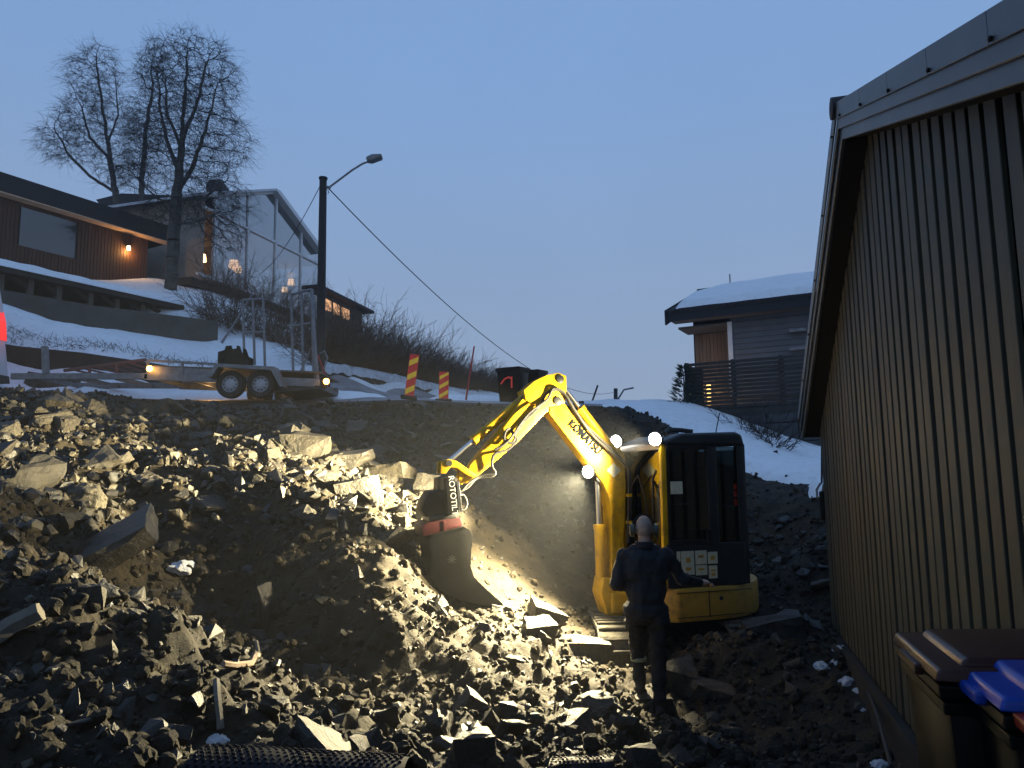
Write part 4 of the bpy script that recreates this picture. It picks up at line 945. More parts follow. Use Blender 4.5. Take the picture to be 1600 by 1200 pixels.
class Segs:
    def __init__(s): s.a = []; s.b = []; s.r = []
    def seg(s, a, b, ra_, rb): s.a.append(a); s.b.append(b); s.r.append((ra_, rb))
    def chain(s, pts, rs_):
        for k in range(len(pts) - 1): s.seg(pts[k], pts[k + 1], rs_[k], rs_[k + 1])
    def build(s, name, m, parent=None, loc=None):
        A, B, Rr = np.array(s.a), np.array(s.b), np.array(s.r); T = B - A; T /= np.linalg.norm(T, axis=1)[:, None] + 1e-9
        U = np.cross(T, np.where(np.abs(T[:, 2:3]) < .9, [[0, 0, 1.]], [[1., 0, 0]])); U /= np.linalg.norm(U, axis=1)[:, None] + 1e-9; V = np.cross(T, U)
        org = WLOC[parent] if parent is not None else np.array(loc); vs = []
        for C, k in ((A, 0), (B, 1)):
            for q in range(3): an = q * 2 * math.pi / 3; vs.append(C + Rr[:, k:k + 1] * (U * math.cos(an) + V * math.sin(an)) - org)
        vs = np.stack(vs, 1).reshape(-1, 3); n = len(A); base = np.arange(n)[:, None] * 6
        f = np.concatenate([base + np.array([[q, (q + 1) % 3, 3 + (q + 1) % 3, 3 + q]]) for q in range(3)])
        me = bpy.data.meshes.new(name); me.vertices.add(len(vs)); me.vertices.foreach_set('co', vs.ravel()); me.loops.add(f.size); me.loops.foreach_set('vertex_index', f.ravel().astype(np.int32))
        me.polygons.add(len(f)); me.polygons.foreach_set('loop_start', np.arange(0, f.size, 4, dtype=np.int32)); me.update(calc_edges=True); me.materials.append(MT[m])
        o = link(name, me, parent, loc if parent is None else None); WLOC[o] = org; return o
def birch(name, label, base, trunk, ells, n_att, rtrunk, seed, group, limbs=()):
    g = np.random.default_rng(seed); A = []
    for (c, r) in ells:
        n_ = int(n_att * r[0] * r[2] / sum(e_[1][0] * e_[1][2] for e_ in ells))
        v = g.normal(0, 1, (n_, 3)); v /= np.linalg.norm(v, axis=1)[:, None]; v *= (g.random((n_, 1)) ** .40); A.append(np.array(c) + v * np.array(r))
    A = np.vstack(A)
    tr = [np.array(trunk[0])]
    for a, b in zip(trunk[:-1], trunk[1:]):
        n_ = max(1, int(np.linalg.norm(np.array(b) - a) / .3))
        for i in range(1, n_ + 1): tr.append(np.array(a) + (np.array(b) - a) * i / n_ + g.normal(0, .025, 3))
    tpar = [-1] + list(range(len(tr) - 1))
    for lim in limbs:                                 # main limbs leave the trunk at its nearest node
        k0 = int(np.argmin([np.linalg.norm(q - lim[0]) for q in tr])); prev = k0; a = tr[k0]
        for b in lim[1:]:
            n_ = max(1, int(np.linalg.norm(np.array(b) - a) / .3))
            for i in range(1, n_ + 1): tr.append(a + (np.array(b) - a) * i / n_ + g.normal(0, .02, 3)); tpar.append(prev); prev = len(tr) - 1
            a = np.array(b)
    N, par = colonise(base, None, A, .20, 1.5, .30, tr, seed, 220, tpar)
    kids = [[] for _ in N]
    for i, p in enumerate(par):
        if p >= 0: kids[p].append(i)
    cnt = np.zeros(len(N))
    for i in range(len(N) - 1, -1, -1): cnt[i] = max(1, sum(cnt[c] for c in kids[i]))
    rad = np.maximum(.006, rtrunk * (cnt / cnt[0]) ** .56)
    root = empty(name, base, label, 'tree', group); mt, mc = MB(), Segs()
    for i, p in enumerate(par):
        if p < 0: continue
        r0 = min(rad[p], rad[i] * 1.5)
        if rad[i] > .026: mt.tube([N[p], N[i]], [r0, rad[i]], 6, cap=False)
        else: mc.seg(N[p], N[i], r0, rad[i])
        if rad[i] < .026:
            t = N[i] - N[p]; t /= np.linalg.norm(t) + 1e-9
            for _ in range(7 if not kids[i] else 3):
                d = g.normal(0, 1, 3); d[2] = d[2] * .5; d = d / np.linalg.norm(d) * .75 + t * .8; L = g.uniform(.22, .68); q0 = N[i]; r_ = .0052
                dd = d.copy()
                for k in range(3):
                    q1 = q0 + dd * L / 3; mc.seg(q0, q1, r_, r_ * .8); r_ *= .8
                    if g.random() < .45: mc.seg(q0, q0 + (dd + g.normal(0, .6, 3) - np.array([0, 0, .3])) * L * .35, .0035, .0022)
                    q0 = q1; dd = dd + g.normal(0, .22, 3) - np.array([0, 0, .20])
    mt.build('trunk', 'bark', root, smooth=True); mc.build('crown', 'twig', root)
    return root
def ell(px, py, Y, rx, rz, ry=None):
    c = at(px, py, Y); k = Y / FPX; return (c, (rx * k, (ry or rx * .8) * k, rz * k))
GB = 'birches behind the brown house'
birch('birch_tree', 'largest bare birch, its trunk standing in the snow beside the brown house', at(266, 452, 28.4), [at(266, 456, 28.4), at(270, 390, 28.4), at(277, 300, 28.4), at(284, 220, 28.4), at(290, 140, 28.4), at(293, 80, 28.4)],
      [ell(296, 130, 28.4, 82, 88), ell(310, 220, 28.4, 86, 70), ell(250, 230, 28.4, 56, 80), ell(330, 310, 28.4, 66, 52), ell(255, 330, 28.4, 40, 30), ell(350, 370, 28.4, 40, 30)], 5600, .26, 5, GB, [[at(a, b, Y) for a, b, Y in L_] for L_ in ([(277,300,28.4),(300,262,28.2),(318,215,28),(340,130,27.8)],[(280,270,28.4),(262,225,28.7),(250,170,29),(246,105,29.2)],[(284,220,28.4),(306,170,28.2),(322,100,28)],[(276,310,28.4),(320,310,28.1),(350,285,27.8)],[(272,350,28.4),(310,345,28),(345,330,27.6)],[(287,230,28.4),(262,180,28.2),(258,120,28.2)],[(274,330,28.4),(240,305,28.8),(215,280,29)])])
birch('birch_tree', 'bare birch left of the others, rising behind the brown house roof', at(184, 330, 35), [at(186, 340, 35), at(178, 290, 35), at(168, 220, 35), at(158, 150, 35), at(150, 90, 35)],
      [ell(148, 120, 35, 48, 60), ell(150, 190, 35, 62, 60), ell(105, 220, 35, 48, 44), ell(180, 260, 35, 36, 44)], 3200, .17, 8, GB, [[at(a, b, Y) for a, b, Y in L_] for L_ in ([(180,300,35),(140,275,35),(105,240,35),(85,200,35)],[(172,250,35),(140,215,35),(125,160,35)],[(168,220,35),(185,180,35),(180,120,35)])])
birch('birch_tree', 'slender bare birch between its two taller neighbours', at(220, 330, 35), [at(220, 345, 35), at(222, 280, 35), at(228, 200, 35), at(240, 130, 35)],
      [ell(238, 110, 35, 30, 52), ell(228, 190, 35, 36, 66), ell(212, 270, 35, 36, 36)], 1900, .15, 9, GB)
def shrub(name, label, cat, group, p, h, w, n_, m='twigred', seed=0, up=.75):
    g = np.random.default_rng(seed); mb = Segs(); p = np.array(p)
    for i in range(n_):
        b = p + np.array([g.normal(0, w * .18), g.normal(0, w * .18), -.05]); d = g.normal(0, 1, 3); d[2] = abs(d[2]) * .4 + up * 1.6; d /= np.linalg.norm(d); d *= np.array([w * .9 / h + .2, w * .9 / h + .2, 1])
        L = h * g.uniform(.5, 1.1); pts = [b]; dd = d.copy()
        for k in range(4): dd = dd + g.normal(0, .15, 3); pts.append(pts[-1] + dd * L / 4)
        r_ = .012 * g.uniform(.6, 1.2); mb.chain(pts, [r_, r_ * .85, r_ * .65, r_ * .5, r_ * .3])
        for k in range(1, 5):
            for _ in range(g.integers(2, 5)):
                e_ = dd + g.normal(0, .6, 3); e_[2] = abs(e_[2]) * .8; q = pts[k] + (pts[k - 1] - pts[k]) * g.random(); l2 = L * g.uniform(.12, .3); mid = q + e_ * l2 * .5
                mb.chain([q, mid, mid + (e_ + g.normal(0, .4, 3)) * l2 * .5], [.006, .005, .003])
                if g.random() < .6: mb.seg(mid, mid + (e_ + g.normal(0, .8, 3)) * l2 * .4, .004, .0025)
    return tag(mb.build(name, m, loc=p), label, cat, group)
ORD = 'first second third fourth fifth sixth seventh eighth ninth tenth eleventh twelfth thirteenth fourteenth'.split()
k = 0
for px, py, Y, h, w in [(518,572,22.0,1.5,1.6),(545,577,23.0,1.55,1.6),(572,582,24.2,1.7,1.7),(596,587,25.2,1.75,1.7),(620,592,26.2,1.6,1.6),(643,597,27.2,1.5,1.6),(664,602,28.2,1.45,1.6),(684,605,29.2,1.4,1.6),(702,608,30.2,1.35,1.6),(720,611,31.2,1.3,1.6),(737,613,32.2,1.2,1.6),(754,616,33.2,1.1,1.6),(770,618,34.2,1.05,1.5),(786,620,35.2,0.95,1.5)]:
    p = at(px, py, Y + .5); k += 1; shrub('hedge_shrub', 'bare twiggy hedge shrub above the road wall, ' + ORD[k - 1] + ' from the street lamp', 'shrub', 'hedge along the road', p, h, w, 170, seed=k)
for px, py, Y, h, w in [(330,505,25.5,1.6,1.5),(365,515,26.0,1.9,1.6),(400,530,26.2,2.0,1.6),(435,540,26.0,2.0,1.6),(470,555,25.5,2.0,1.6),(350,455,30.5,1.6,1.6),(395,480,30.5,1.8,1.7),(440,505,30.0,2.0,1.7),(490,530,29.0,2.2,1.7),(540,545,28.0,2.2,1.7)]:
    k += 1; shrub('garden_shrub', 'bare brambly shrub on the snow slope under the glazed house', 'shrub', 'shrubs under the glazed house', at(px, py, Y), h, w, 48, seed=k)

# dry grass and twigs poking through the snow along the bank's foot
sg = Segs(); g = np.random.default_rng(77)
for _ in range(420):
    px = g.uniform(10, 345); f_ = px / 345; py = 536 + f_ * 46 - abs(g.normal(0, 14)) + 2; py += 10 * mnoise.noise(Vector((px * .05, 0, 0)))
    p = at(px, py, 19.0 + f_ * 1.5 + g.uniform(0, .5)); p[2] = snowz(np.array([[p[0], p[1]]]))[0]
    d = np.array([g.normal(0, .6), g.normal(0, .5) - .2, g.uniform(.1, 1)]); L = g.uniform(.05, .22); m_ = p + d * L * .6
    sg.chain([p - d * .03, m_, m_ + (d + g.normal(0, .5, 3)) * L * .5], [.006, .005, .003])
tag(sg.build('dry_grass', 'twig', loc=at(170, 560, 19.5)), kind='stuff')
# ------------------------------------------------------------------ street lamp, cables, far pole
b = at(500, 606, 20.4); t = at(505, 279, 20.4)
sl = empty('street_lamp', b, 'tall dark wooden pole with a curved lamp arm beside the trailer', 'street lamp')
MB().tube([b - EZ * .3, t], [.135, .105], 14).build('pole', 'pole', sl, smooth=True)
MB().lathe(t, EZ, [(.125, -.02), (.125, .03), (.05, .06)], 14).build('cap', 'black', sl)
ar = [at(514, 293, 20.4), at(530, 281, 20.4), at(550, 266, 20.35), at(566, 256, 20.3), at(577, 252, 20.25)]
MB().tube(ar, .03, 8).build('arm', 'galv', sl, smooth=True)
h0 = at(574, 252, 20.25); h1 = at(598, 246, 20.2); ax = (h1 - h0) / np.linalg.norm(h1 - h0); sd = np.array([0, 1., 0]); upv = np.cross(ax, sd); upv = upv if upv[2] > 0 else -upv
mb = MB(); mb.prism([h0 + sd * .05 - upv * .05, h0 + ax * .12 + sd * .09 - upv * .08, h1 - ax * .02 + sd * .14 - upv * .02, h1 + sd * .1 + upv * .05, h0 + ax * .18 + sd * .12 + upv * .12, h0 + sd * .05 + upv * .05], -sd * .26); hd = mb.build('lamp_head', 'galv', sl, bevel=.03, smooth=True)
MB().tube([at(506, 292, 20.4), at(516, 293, 20.35)], .045, 8).build('bracket', 'galv', sl)
MB().tube([at(512, 296, 20.2), at(514, 302, 20.2), at(510, 303, 20.2), at(509, 297, 20.2)], .012, 6).build('cable_loop', 'cable', sl)
MB().tube([at(500, 592, 20.1), at(512, 560, 20.0), at(507, 548, 20.0), at(500, 552, 20.1)], .02, 6).build('stay', 'galv', sl)
def sagline(p, q, sag, n_=24): return [p + (q - p) * i / n_ - EZ * sag * 4 * (i / n_) * (1 - i / n_) for i in range(n_ + 1)]
fp = at(962, 612, 62)
tag(MB().tube(sagline(at(514, 295, 20.4), fp, 2.1, 40), .017, 5).build('overhead_cable', 'cable', loc=at(514, 295, 20.4)), 'dark overhead cable sagging from the street lamp down to the far pole', 'cable')
tag(MB().tube(sagline(at(500, 291, 20.4), at(405, 428, 33), .4), .012, 5).build('service_cable', 'cable', loc=at(500, 291, 20.4)), 'thin cable from the street lamp down to the glazed house', 'cable')
fl = empty('far_street_lamp', at(962, 640, 62), 'small distant street lamp beyond the crest above the excavator', 'street lamp')
MB().tube([at(962, 645, 62), at(962, 607, 62)], .17, 6).build('pole', 'pole', fl); MB().tube([at(963, 628, 62), at(975, 609, 62), at(990, 606, 62)], .08, 5).build('arm', 'galv', fl)
tag(MB().tube([at(925, 628, 40), at(934, 602, 40)], .05, 6).build('marker_post', 'pole', loc=at(925, 628, 40)), 'thin leaning post on the skyline left of the far lamp', 'post')

# ------------------------------------------------------------------ barriers, snow sticks, roadside bins
def barrier(label, p0, p1, w, chev, lean):
    r_ = empty('traffic_barrier', p0, label, 'barrier', 'striped road barriers at the edge of the dig')
    up = p1 - p0; H = np.linalg.norm(up); up /= H; x = np.array([1., .1, 0]); x -= up * (x @ up); x /= np.linalg.norm(x); yv = np.cross(up, x)
    MB().box((p0 + p1) / 2, (w, .05, H), (x, yv, up)).build('panel', 'barred', r_, bevel=.008)
    n_ = 3; f = -1 if yv[1] > 0 else 1
    for i in range(n_):
        z0 = H * (i / n_ + .04); hh = H / n_ * .5; s_ = w * .9
        q = lambda a, z: p0 + x * a + up * max(.01, min(H - .01, z)) + yv * f * .029
        ring = [q(-w / 2 + .01, z0), q(w / 2 - .01, z0 + s_ * .62), q(w / 2 - .01, z0 + s_ * .62 + hh * .8), q(-w / 2 + .01, z0 + hh * .8)]
        MB().prism(ring, yv * f * .004).build('stripe', 'baryel', r_)
    MB().box(p0 - up * .02, (w * 1.7, .35, .07), (x, yv, up)).build('foot', 'rubber', r_, bevel=.015)
    return r_
barrier('taller red and yellow striped barrier leaning right at the crest', at(639, 620, 16.6), at(648, 554, 16.6), .21, 1, 0)
barrier('shorter red and yellow striped barrier nearer the hedge bins', at(693, 625, 17.4), at(694, 581, 17.4), .23, 1, 0)
tag(MB().tube([at(728, 625, 19.5), at(741, 541, 19.5)], [.028, .02], 8).build('snow_stick', 'stickred', loc=at(728, 625, 19.5)), 'thin red snow stick leaning in front of the hedge', 'stick')
tag(MB().tube([at(520, 619, 18.2), at(497, 555, 18.2)], [.028, .018], 8).build('snow_stick', 'stickred', loc=at(520, 619, 18.2)), 'thin red snow stick leaning at the trailer tail', 'stick')
def wheelie(root, c, fx, sx_, H, Wd, Dp, lid, body='binbody', wheels=True):
    # c: centre of base, fx: front direction, sx_: side direction
    fx = np.array(fx, float); sx_ = np.array(sx_, float)
    def q(f_, s_, z): return c + fx * f_ + sx_ * s_ + EZ * z
    t = [(-1, -1), (1, -1), (1, 1), (-1, 1)]
    MB().hexa([q(f_ * Dp * .38, s_ * Wd * .40, .06) for f_, s_ in t] + [q(f_ * Dp * .46, s_ * Wd * .46, H - .10) for f_, s_ in t]).build('body', body, root, bevel=.025, smooth=True)
    rim = MB()
    for z, g_ in ((H - .13, 1.02), (H - .085, 1.06)): rim.hexa([q(f_ * Dp * .47 * g_, s_ * Wd * .47 * g_, z) for f_, s_ in t] + [q(f_ * Dp * .47 * g_, s_ * Wd * .47 * g_, z + .032) for f_, s_ in t])
    rim.build('rim', body, root, bevel=.006, seg=2)
    ld = MB().hexa([q(f_ * Dp * .51, s_ * Wd * .50, H - .045) for f_, s_ in t] + [q(Dp * (-.50 if f_ < 0 else .49), s_ * Wd * .485, H - .015 + (.03 if f_ < 0 else 0)) for f_, s_ in t]).build('lid', lid, root, bevel=.01, seg=3, smooth=True)
    MB().hexa([q(Dp * (-.46 if f_ < 0 else .38), s_ * Wd * .41, H - .016 + (.025 if f_ < 0 else 0)) for f_, s_ in t] + [q(Dp * (-.44 if f_ < 0 else .35), s_ * Wd * .39, H + .008 + (.022 if f_ < 0 else 0)) for f_, s_ in t]).build('lid_panel', lid, ld, bevel=.012, seg=3, smooth=True)
    MB().tube([q(-Dp * .56, -Wd * .36, H - .02), q(-Dp * .60, -Wd * .36, H), q(-Dp * .60, Wd * .36, H), q(-Dp * .56, Wd * .36, H - .02)], .014, 8).build('handle', body, root, smooth=True)
    MB().box(q(Dp * .51, 0, H - .05), (.03, Wd * .4, .03), (fx, sx_, EZ)).build('lid_lip', lid, ld, bevel=.008)
    if wheels:
        for s_ in (-1, 1): MB().lathe(q(-Dp * .42, s_ * Wd * .44 - .02, .10), sx_, [(.04, 0), (.10, .005), (.10, .045), (.04, .05)], 16).build('wheel', 'rubber', root, smooth=True)
for lb, px, py, Y, H in (('dark wheelie bin with a red arrow mark, standing by the hedge end', 802, 632, 19.6, .98), ('dark wheelie bin partly hidden behind the arrow-marked bin', 832, 632, 20.6, .95)):
    p = at(px, py, Y); r_ = empty('roadside_bin', p, lb, 'bin', 'bins at the hedge end'); wheelie(r_, p, np.array([-.45, -.89, 0]), np.array([.89, -.45, 0]), H, .74, .62, 'binbody')
    if 'red arrow' in lb:
        c = p + np.array([-.45, -.89, 0]) * .32 + EZ * .55; sv = np.array([.89, -.45, 0])
        pts = [c + sv * -.2 + EZ * -.02, c + sv * -.1 + EZ * .1, c + sv * .02 + EZ * .15, c + sv * .1 + EZ * .12]
        MB().tube(pts, .022, 6).build('arrow_mark', 'redglow', r_); MB().tube([c + sv * .12 + EZ * -.14, c + sv * .12 + EZ * .16], .02, 6).build('arrow_mark', 'redglow', r_)

# ------------------------------------------------------------------ trailer, van
TY = 16.4
def tt(px, py, dy=0): return at(px, py, TY + dy)
tr_ = empty('trailer', tt(385, 622), 'galvanised twin-axle machine trailer with raised ramp frames, parked on the crest', 'trailer')
TD = np.array([0, 1.8, 0])       # width, away from the viewer
for dy in (0, 1.75):
    MB().bar(tt(18, 588) + EZ * 0 + np.array([0, dy, 0]), tt(232, 588) + np.array([0, dy, 0]), .08, .14).build('drawbar_rail', 'galv', tr_, bevel=.01)
    MB().bar(tt(226, 589) + np.array([0, dy, 0]), tt(500, 598) + np.array([0, dy, 0]), .08, .15).build('frame_rail', 'galv', tr_, bevel=.01)
for px in (60, 120, 180, 240, 300, 440, 490):
    q = tt(px, 590 + max(0, px - 230) * .03); MB().bar(q + np.array([0, .05, 0]), q + np.array([0, 1.7, 0]), .07, .1).build('cross_member', 'galv', tr_)
mb = MB(); p, q = tt(228, 573), tt(500, 583); mb.prism([p, q, q + TD, p + TD], EZ * .04); mb.build('deck', 'greywood', tr_)
for dy in (0, 1.78):
    o_ = np.array([0, dy, 0]); MB().bar(tt(229, 563) + o_, tt(338, 569) + o_, .04, .05).build('side_rail', 'galv', tr_); MB().bar(tt(229, 578) + o_, tt(338, 584) + o_, .03, .18).build('side_board', 'galv', tr_)
    for px in (231, 285, 336): MB().bar(tt(px, 563 + (px - 229) * .055) + o_, tt(px, 588) + o_, .05, .05, up=(1, 0, 0)).build('side_post', 'galv', tr_)
MB().bar(tt(100, 579, .2), tt(228, 562, .2), .06, .07).build('loading_ramp', 'redpaint', tr_, bevel=.01)
MB().bar(tt(100, 579, 1.4), tt(228, 562, 1.4), .06, .07).build('loading_ramp', 'redpaint', tr_, bevel=.01)
for f_ in np.linspace(.1, .9, 7): p = tt(100, 579, .2) * (1 - f_) + tt(228, 562, .2) * f_; MB().bar(p, p + np.array([0, 1.2, 0]), .04, .04).build('rung', 'redpaint', tr_)
for px in (140, 182): MB().bar(tt(px, 574 - (px - 140) * .13), tt(px, 588), .05, .05, up=(1, 0, 0)).build('ramp_support', 'redpaint', tr_)
MB().bar(tt(70, 541), tt(72, 585), .12, .12, up=(1, 0, 0)).build('jockey_post', 'galv', tr_, bevel=.02)
# mudguard and wheels
mb = MB(); mb.prism([tt(333, 592), tt(346, 571), tt(436, 576), tt(450, 607), tt(444, 607), tt(431, 582), tt(350, 577), tt(340, 592)], (0, -.34, 0)); mb.build('mudguard', 'galv', tr_, bevel=.01)
MB().prism([tt(333, 579, -.02), tt(349, 576, -.02), tt(346, 569, -.02), tt(337, 569, -.02)], (0, .01, 0)).build('maker_plate', 'white', tr_)
text_mesh('plate_print', 'Bk.', tt(341, 574, -.035), (1, 0, .03), (0, 0, 1), .11, 'barred', tr_, .002)
for px in (365, 412):
    for dy in (-.14, 1.75):
        c = tt(px, 602) + np.array([0, dy, 0]); wv = np.array([0, -1., 0])
        w_ = empty('wheel', c, None, None); w_.parent = tr_; w_.location = Vector(c - WLOC[tr_])
        MB().lathe(c + wv * -.1, wv, [(.19, 0), (.28, .0), (.315, .04), (.315, .16), (.28, .2), (.19, .19)], 28, caps=False).build('tyre', 'rubber', w_, smooth=True)
        MB().lathe(c + wv * -.08, wv, [(.19, 0), (.195, .14), (.17, .165), (.15, .13), (.11, .15), (.07, .17), (.05, .17)], 24).build('rim', 'rimgrey', w_, smooth=True)
        for k_ in range(10):
            an = k_ * math.pi / 5; MB().lathe(c + np.array([math.cos(an) * .135, -.075, math.sin(an) * .135]), wv, [(.016, 0), (.016, .012)], 6).build('rim_slot', 'black', w_)
# upright ramp frames
def gate(px0, px1, pyt0, pyt1, pyb, nbar, dy):
    for f_ in np.linspace(0, 1, nbar):
        pxt = px0 + (px1 - px0) * f_; MB().tube([tt(pxt + 3, pyb + f_ * 4, dy), tt(pxt, pyt0 + (pyt1 - pyt0) * f_, dy)], .032, 6).build('gate_bar', 'galv', tr_, smooth=True)
    MB().tube([tt(px0, pyt0, dy), tt(px1, pyt1, dy)], .032, 6).build('gate_top', 'galv', tr_, smooth=True)
    MB().tube([tt(px0 + 1, pyt0 + 50, dy), tt(px1 + 1, pyt1 + 52, dy)], .025, 6).build('gate_rail', 'galv', tr_, smooth=True)
gate(379, 411, 469, 467, 568, 3, 1.2); gate(455, 487, 460, 452, 580, 3, .5)
MB().tube([tt(497, 600, .1), tt(492, 540, .1), tt(487, 452, .5)], .04, 6).build('gate_hinge_post', 'galv', tr_, smooth=True)
MB().tube([tt(470, 580, .2), tt(490, 535, .2), tt(492, 598, .2)], .025, 6).build('gate_stay', 'galv', tr_, smooth=True)
MB().bar(tt(441, 596, -.03), tt(492, 598, -.03), .04, .18).build('rear_board', 'galv', tr_)
mb = MB(); mb.prism([tt(430, 600), tt(500, 600), tt(500, 607), tt(450, 612), tt(430, 612)], (0, 1.7, 0)); mb.build('tail', 'charcoal', tr_)
for px, py in ((234, 576), (510, 596)):
    MB().lathe(tt(px, py, -.06), (0, -1, 0), [(.07, 0), (.065, .03), (.02, .05)], 12).build('marker_lamp', 'amber', tr_, smooth=True); pt(tt(px, py, -.2), 3.0, (1, .5, .12), .05)
MB().box(tt(506, 600, .0), (.12, .1, .2)).build('lamp_block', 'black', tr_, bevel=.01)
pt(tt(330, 612, .9), 14, (1, .55, .2), .1)
# black coupler lying on the trailer
p = tt(368, 571, .5); cb = empty('bucket_coupler', p, 'black machine coupler with two hooks lying on the trailer deck', 'machine part')
for dy in (-.2, .2):
    o_ = np.array([0, dy, 0]); mb = MB(); mb.prism([tt(a_, b_, .5) + o_ for a_, b_ in ((345, 572), (346, 552), (356, 549), (358, 543), (366, 542), (368, 551), (374, 551), (375, 542), (379, 543), (383, 555), (390, 558), (390, 572))], (0, .05, 0)); mb.build('cheek_plate', 'black', cb)
MB().tube([tt(361, 546, .3), tt(361, 546, .75)], .035, 8).build('cross_pin', 'black', cb); MB().tube([tt(352, 562, .3), tt(352, 562, .75)], .05, 8).build('cross_pin', 'black', cb); MB().box(tt(372, 565, .52), (.4, .42, .12)).build('base_plate', 'black', cb)
# pole leaning on the concrete wall end
tag(MB().tube([at(346, 536, 23), at(362, 512, 23), at(394, 460, 23)], [.05, .035, .03], 6).build('leaning_pole', 'galv', loc=at(346, 536, 23)), 'pale thin pole leaning up from the end of the concrete wall', 'pole')
# white van: rear corner in view at the left edge
VY = 15.6
vn = empty('white_van', at(-60, 606, VY + .9), 'white van whose rear corner and red tail light show at the left edge', 'van')
def vv(px, py, dy=0): return at(px, py, VY + dy)
vz = lambda py: vv(0, py)[2]
prof_ = [(-6, 400), (-1, 440), (6, 480), (9, 530), (12, 560), (14, 592), (0, 600), (-300, 604), (-320, 560), (-300, 500), (-240, 450), (-200, 402)]
VY = 17.4; mb = MB(); mb.prism([vv(*p) for p in prof_], (0, -1.85, 0)); mb.build('body', 'vanwhite', vn, bevel=.06, seg=3, smooth=True)
mb = MB(); mb.prism([vv(-14, 489, 0) + np.array([.006, 0, 0]), vv(4, 487, 0) + np.array([.03, 0, 0]), vv(8, 505, 0) + np.array([.03, 0, 0]), vv(9, 533, 0) + np.array([.03, 0, 0]), vv(-12, 535, 0)], (0, -.22, 0)); mb.build('tail_light', 'taillens', vn, bevel=.008)
mb = MB(); mb.prism([vv(-150, 495, -.006), vv(-40, 492, -.006), vv(-42, 440, -.006), vv(-150, 442, -.006)], (0, -1.9, 0)); mb.build('side_window', 'cabglass', vn)
mb = MB(); mb.prism([vv(-100, 590, -.03), vv(15, 588, -.03), vv(16, 600, -.03), vv(-100, 604, -.03)], (0, -1.95, 0)); mb.build('bumper', 'charcoal', vn, bevel=.02)
for px in (-52, -250):
    c = vv(px, 602, -1.72); w_ = empty('wheel', c, None, None); w_.parent = vn; w_.location = Vector(c - WLOC[vn])
    MB().lathe(c + np.array([0, .1, 0]), (0, -1, 0), [(.2, 0), (.32, .02), (.33, .2), (.2, .24)], 24, caps=False).build('tyre', 'rubber', w_, smooth=True); MB().lathe(c + np.array([0, .08, 0]), (0, -1, 0), [(.2, 0), (.2, .2), (.1, .22)], 20).build('rim', 'galv', w_, smooth=True)
pt(vv(14, 512, -.3), 3, (1, .1, .05), .05)
# ------------------------------------------------------------------ house on the right, with deck and block wall
RP = Plane(at(1140, 640, 20), vpdir(-1300)); RP.d = RP.d if RP.d[0] > 0 else -RP.d; rn = RP.n if RP.n[1] > 0 else -RP.n; rs = 1 if (rn == RP.n).all() else -1
def rq(px, py, off=0): return RP.hit(px, py, rs * off)
def ra(a, z, off=0): return RP.at(a, z, rs * off)
rh = empty('grey_house', rq(1180, 640), 'grey sided house with snow on the roof and slatted balcony at right', 'house')
zd = rq(1140, 632)[2]; ze = rq(1140, 503)[2]; aw = RP.s_of(rq(1143, 560)); al = RP.s_of(rq(1066, 560)); ar_ = RP.s_of(rq(1330, 560))
slabpoly('wall', 'siding', [ra(aw, zd - .3, .04), ra(ar_, zd - .3, .04), ra(ar_, ze + .5, .04), ra(aw, ze + .5, .04)], rn * 6, rh)
z = zd - .3
while z < ze - .02:
    slabpoly('siding_plank', 'siding', [ra(aw + .06, z, 0), ra(ar_, z, 0), ra(ar_, min(z + .145, ze), .025), ra(aw + .06, min(z + .145, ze), .025)], rn * .02, rh); z += .15
slabpoly('corner_board', 'white', [ra(aw - .07, zd + .2, -.03), ra(aw + .055, zd + .2, -.03), ra(aw + .055, ze, -.03), ra(aw - .07, ze, -.03)], rn * .1, rh)
# recessed balcony wall in brown boards
a = al + .15
while a < aw - .08:
    slabpoly('panel_board', 'panelwood', [ra(a, zd, .9), ra(a + .10, zd, .9), ra(a + .10, ze - .1, .9), ra(a, ze - .1, .9)], rn * .03, rh); a += .108
slabpoly('recess_wall', 'beam', [ra(al + .1, zd, .94), ra(aw, zd, .94), ra(aw, ze + .4, .94), ra(al + .1, ze + .4, .94)], rn * .1, rh)
slabpoly('balcony_ceiling', 'greywood', [ra(al - .05, ze - .08, -.1), ra(aw - .07, ze - .08, -.1), ra(aw - .07, ze - .08, .9), ra(al - .05, ze - .08, .9)], EZ * .06, rh)
# roof with tile edge and snow
pe0, pe1 = RP.s_of(rq(1052, 497)), ar_ + 1; ov_ = -.55
zf0 = RP.hit(1060, 500, rs * ov_)[2]
slabpoly('fascia', 'darkroof', [ra(pe0, zf0 - .02, ov_), ra(pe1, zf0 - .02, ov_), ra(pe1, zf0 + .27, ov_), ra(pe0, zf0 + .27, ov_)], rn * .05, rh)
slabpoly('soffit', 'greywood', [ra(pe0 + .05, zf0 - .0, ov_ + .051), ra(pe1, zf0, ov_ + .051), ra(pe1, zf0, .0), ra(pe0 + .05, zf0, .0)], EZ * .02, rh)
dep = 3.6; rise = RP.hit(1075, 449, rs * (ov_ + dep))[2] - zf0 - .50
slabpoly('roof', 'darkroof', [ra(pe0, zf0 + .1, ov_ + .05), ra(pe0, zf0 + .28, ov_ - .04), ra(pe0, zf0 + .28 + rise, ov_ + dep), ra(pe0, zf0 + .1 + rise, ov_ + dep)], RP.d * (pe1 - pe0), rh)
slabpoly('ridge', 'darkroof', [ra(pe0 - .06, zf0 + .24 + rise, ov_ + dep - .12), ra(pe0 - .06, zf0 + .40 + rise, ov_ + dep), ra(pe0 - .06, zf0 + .24 + rise, ov_ + dep + .12)], RP.d * (pe1 - pe0), rh)
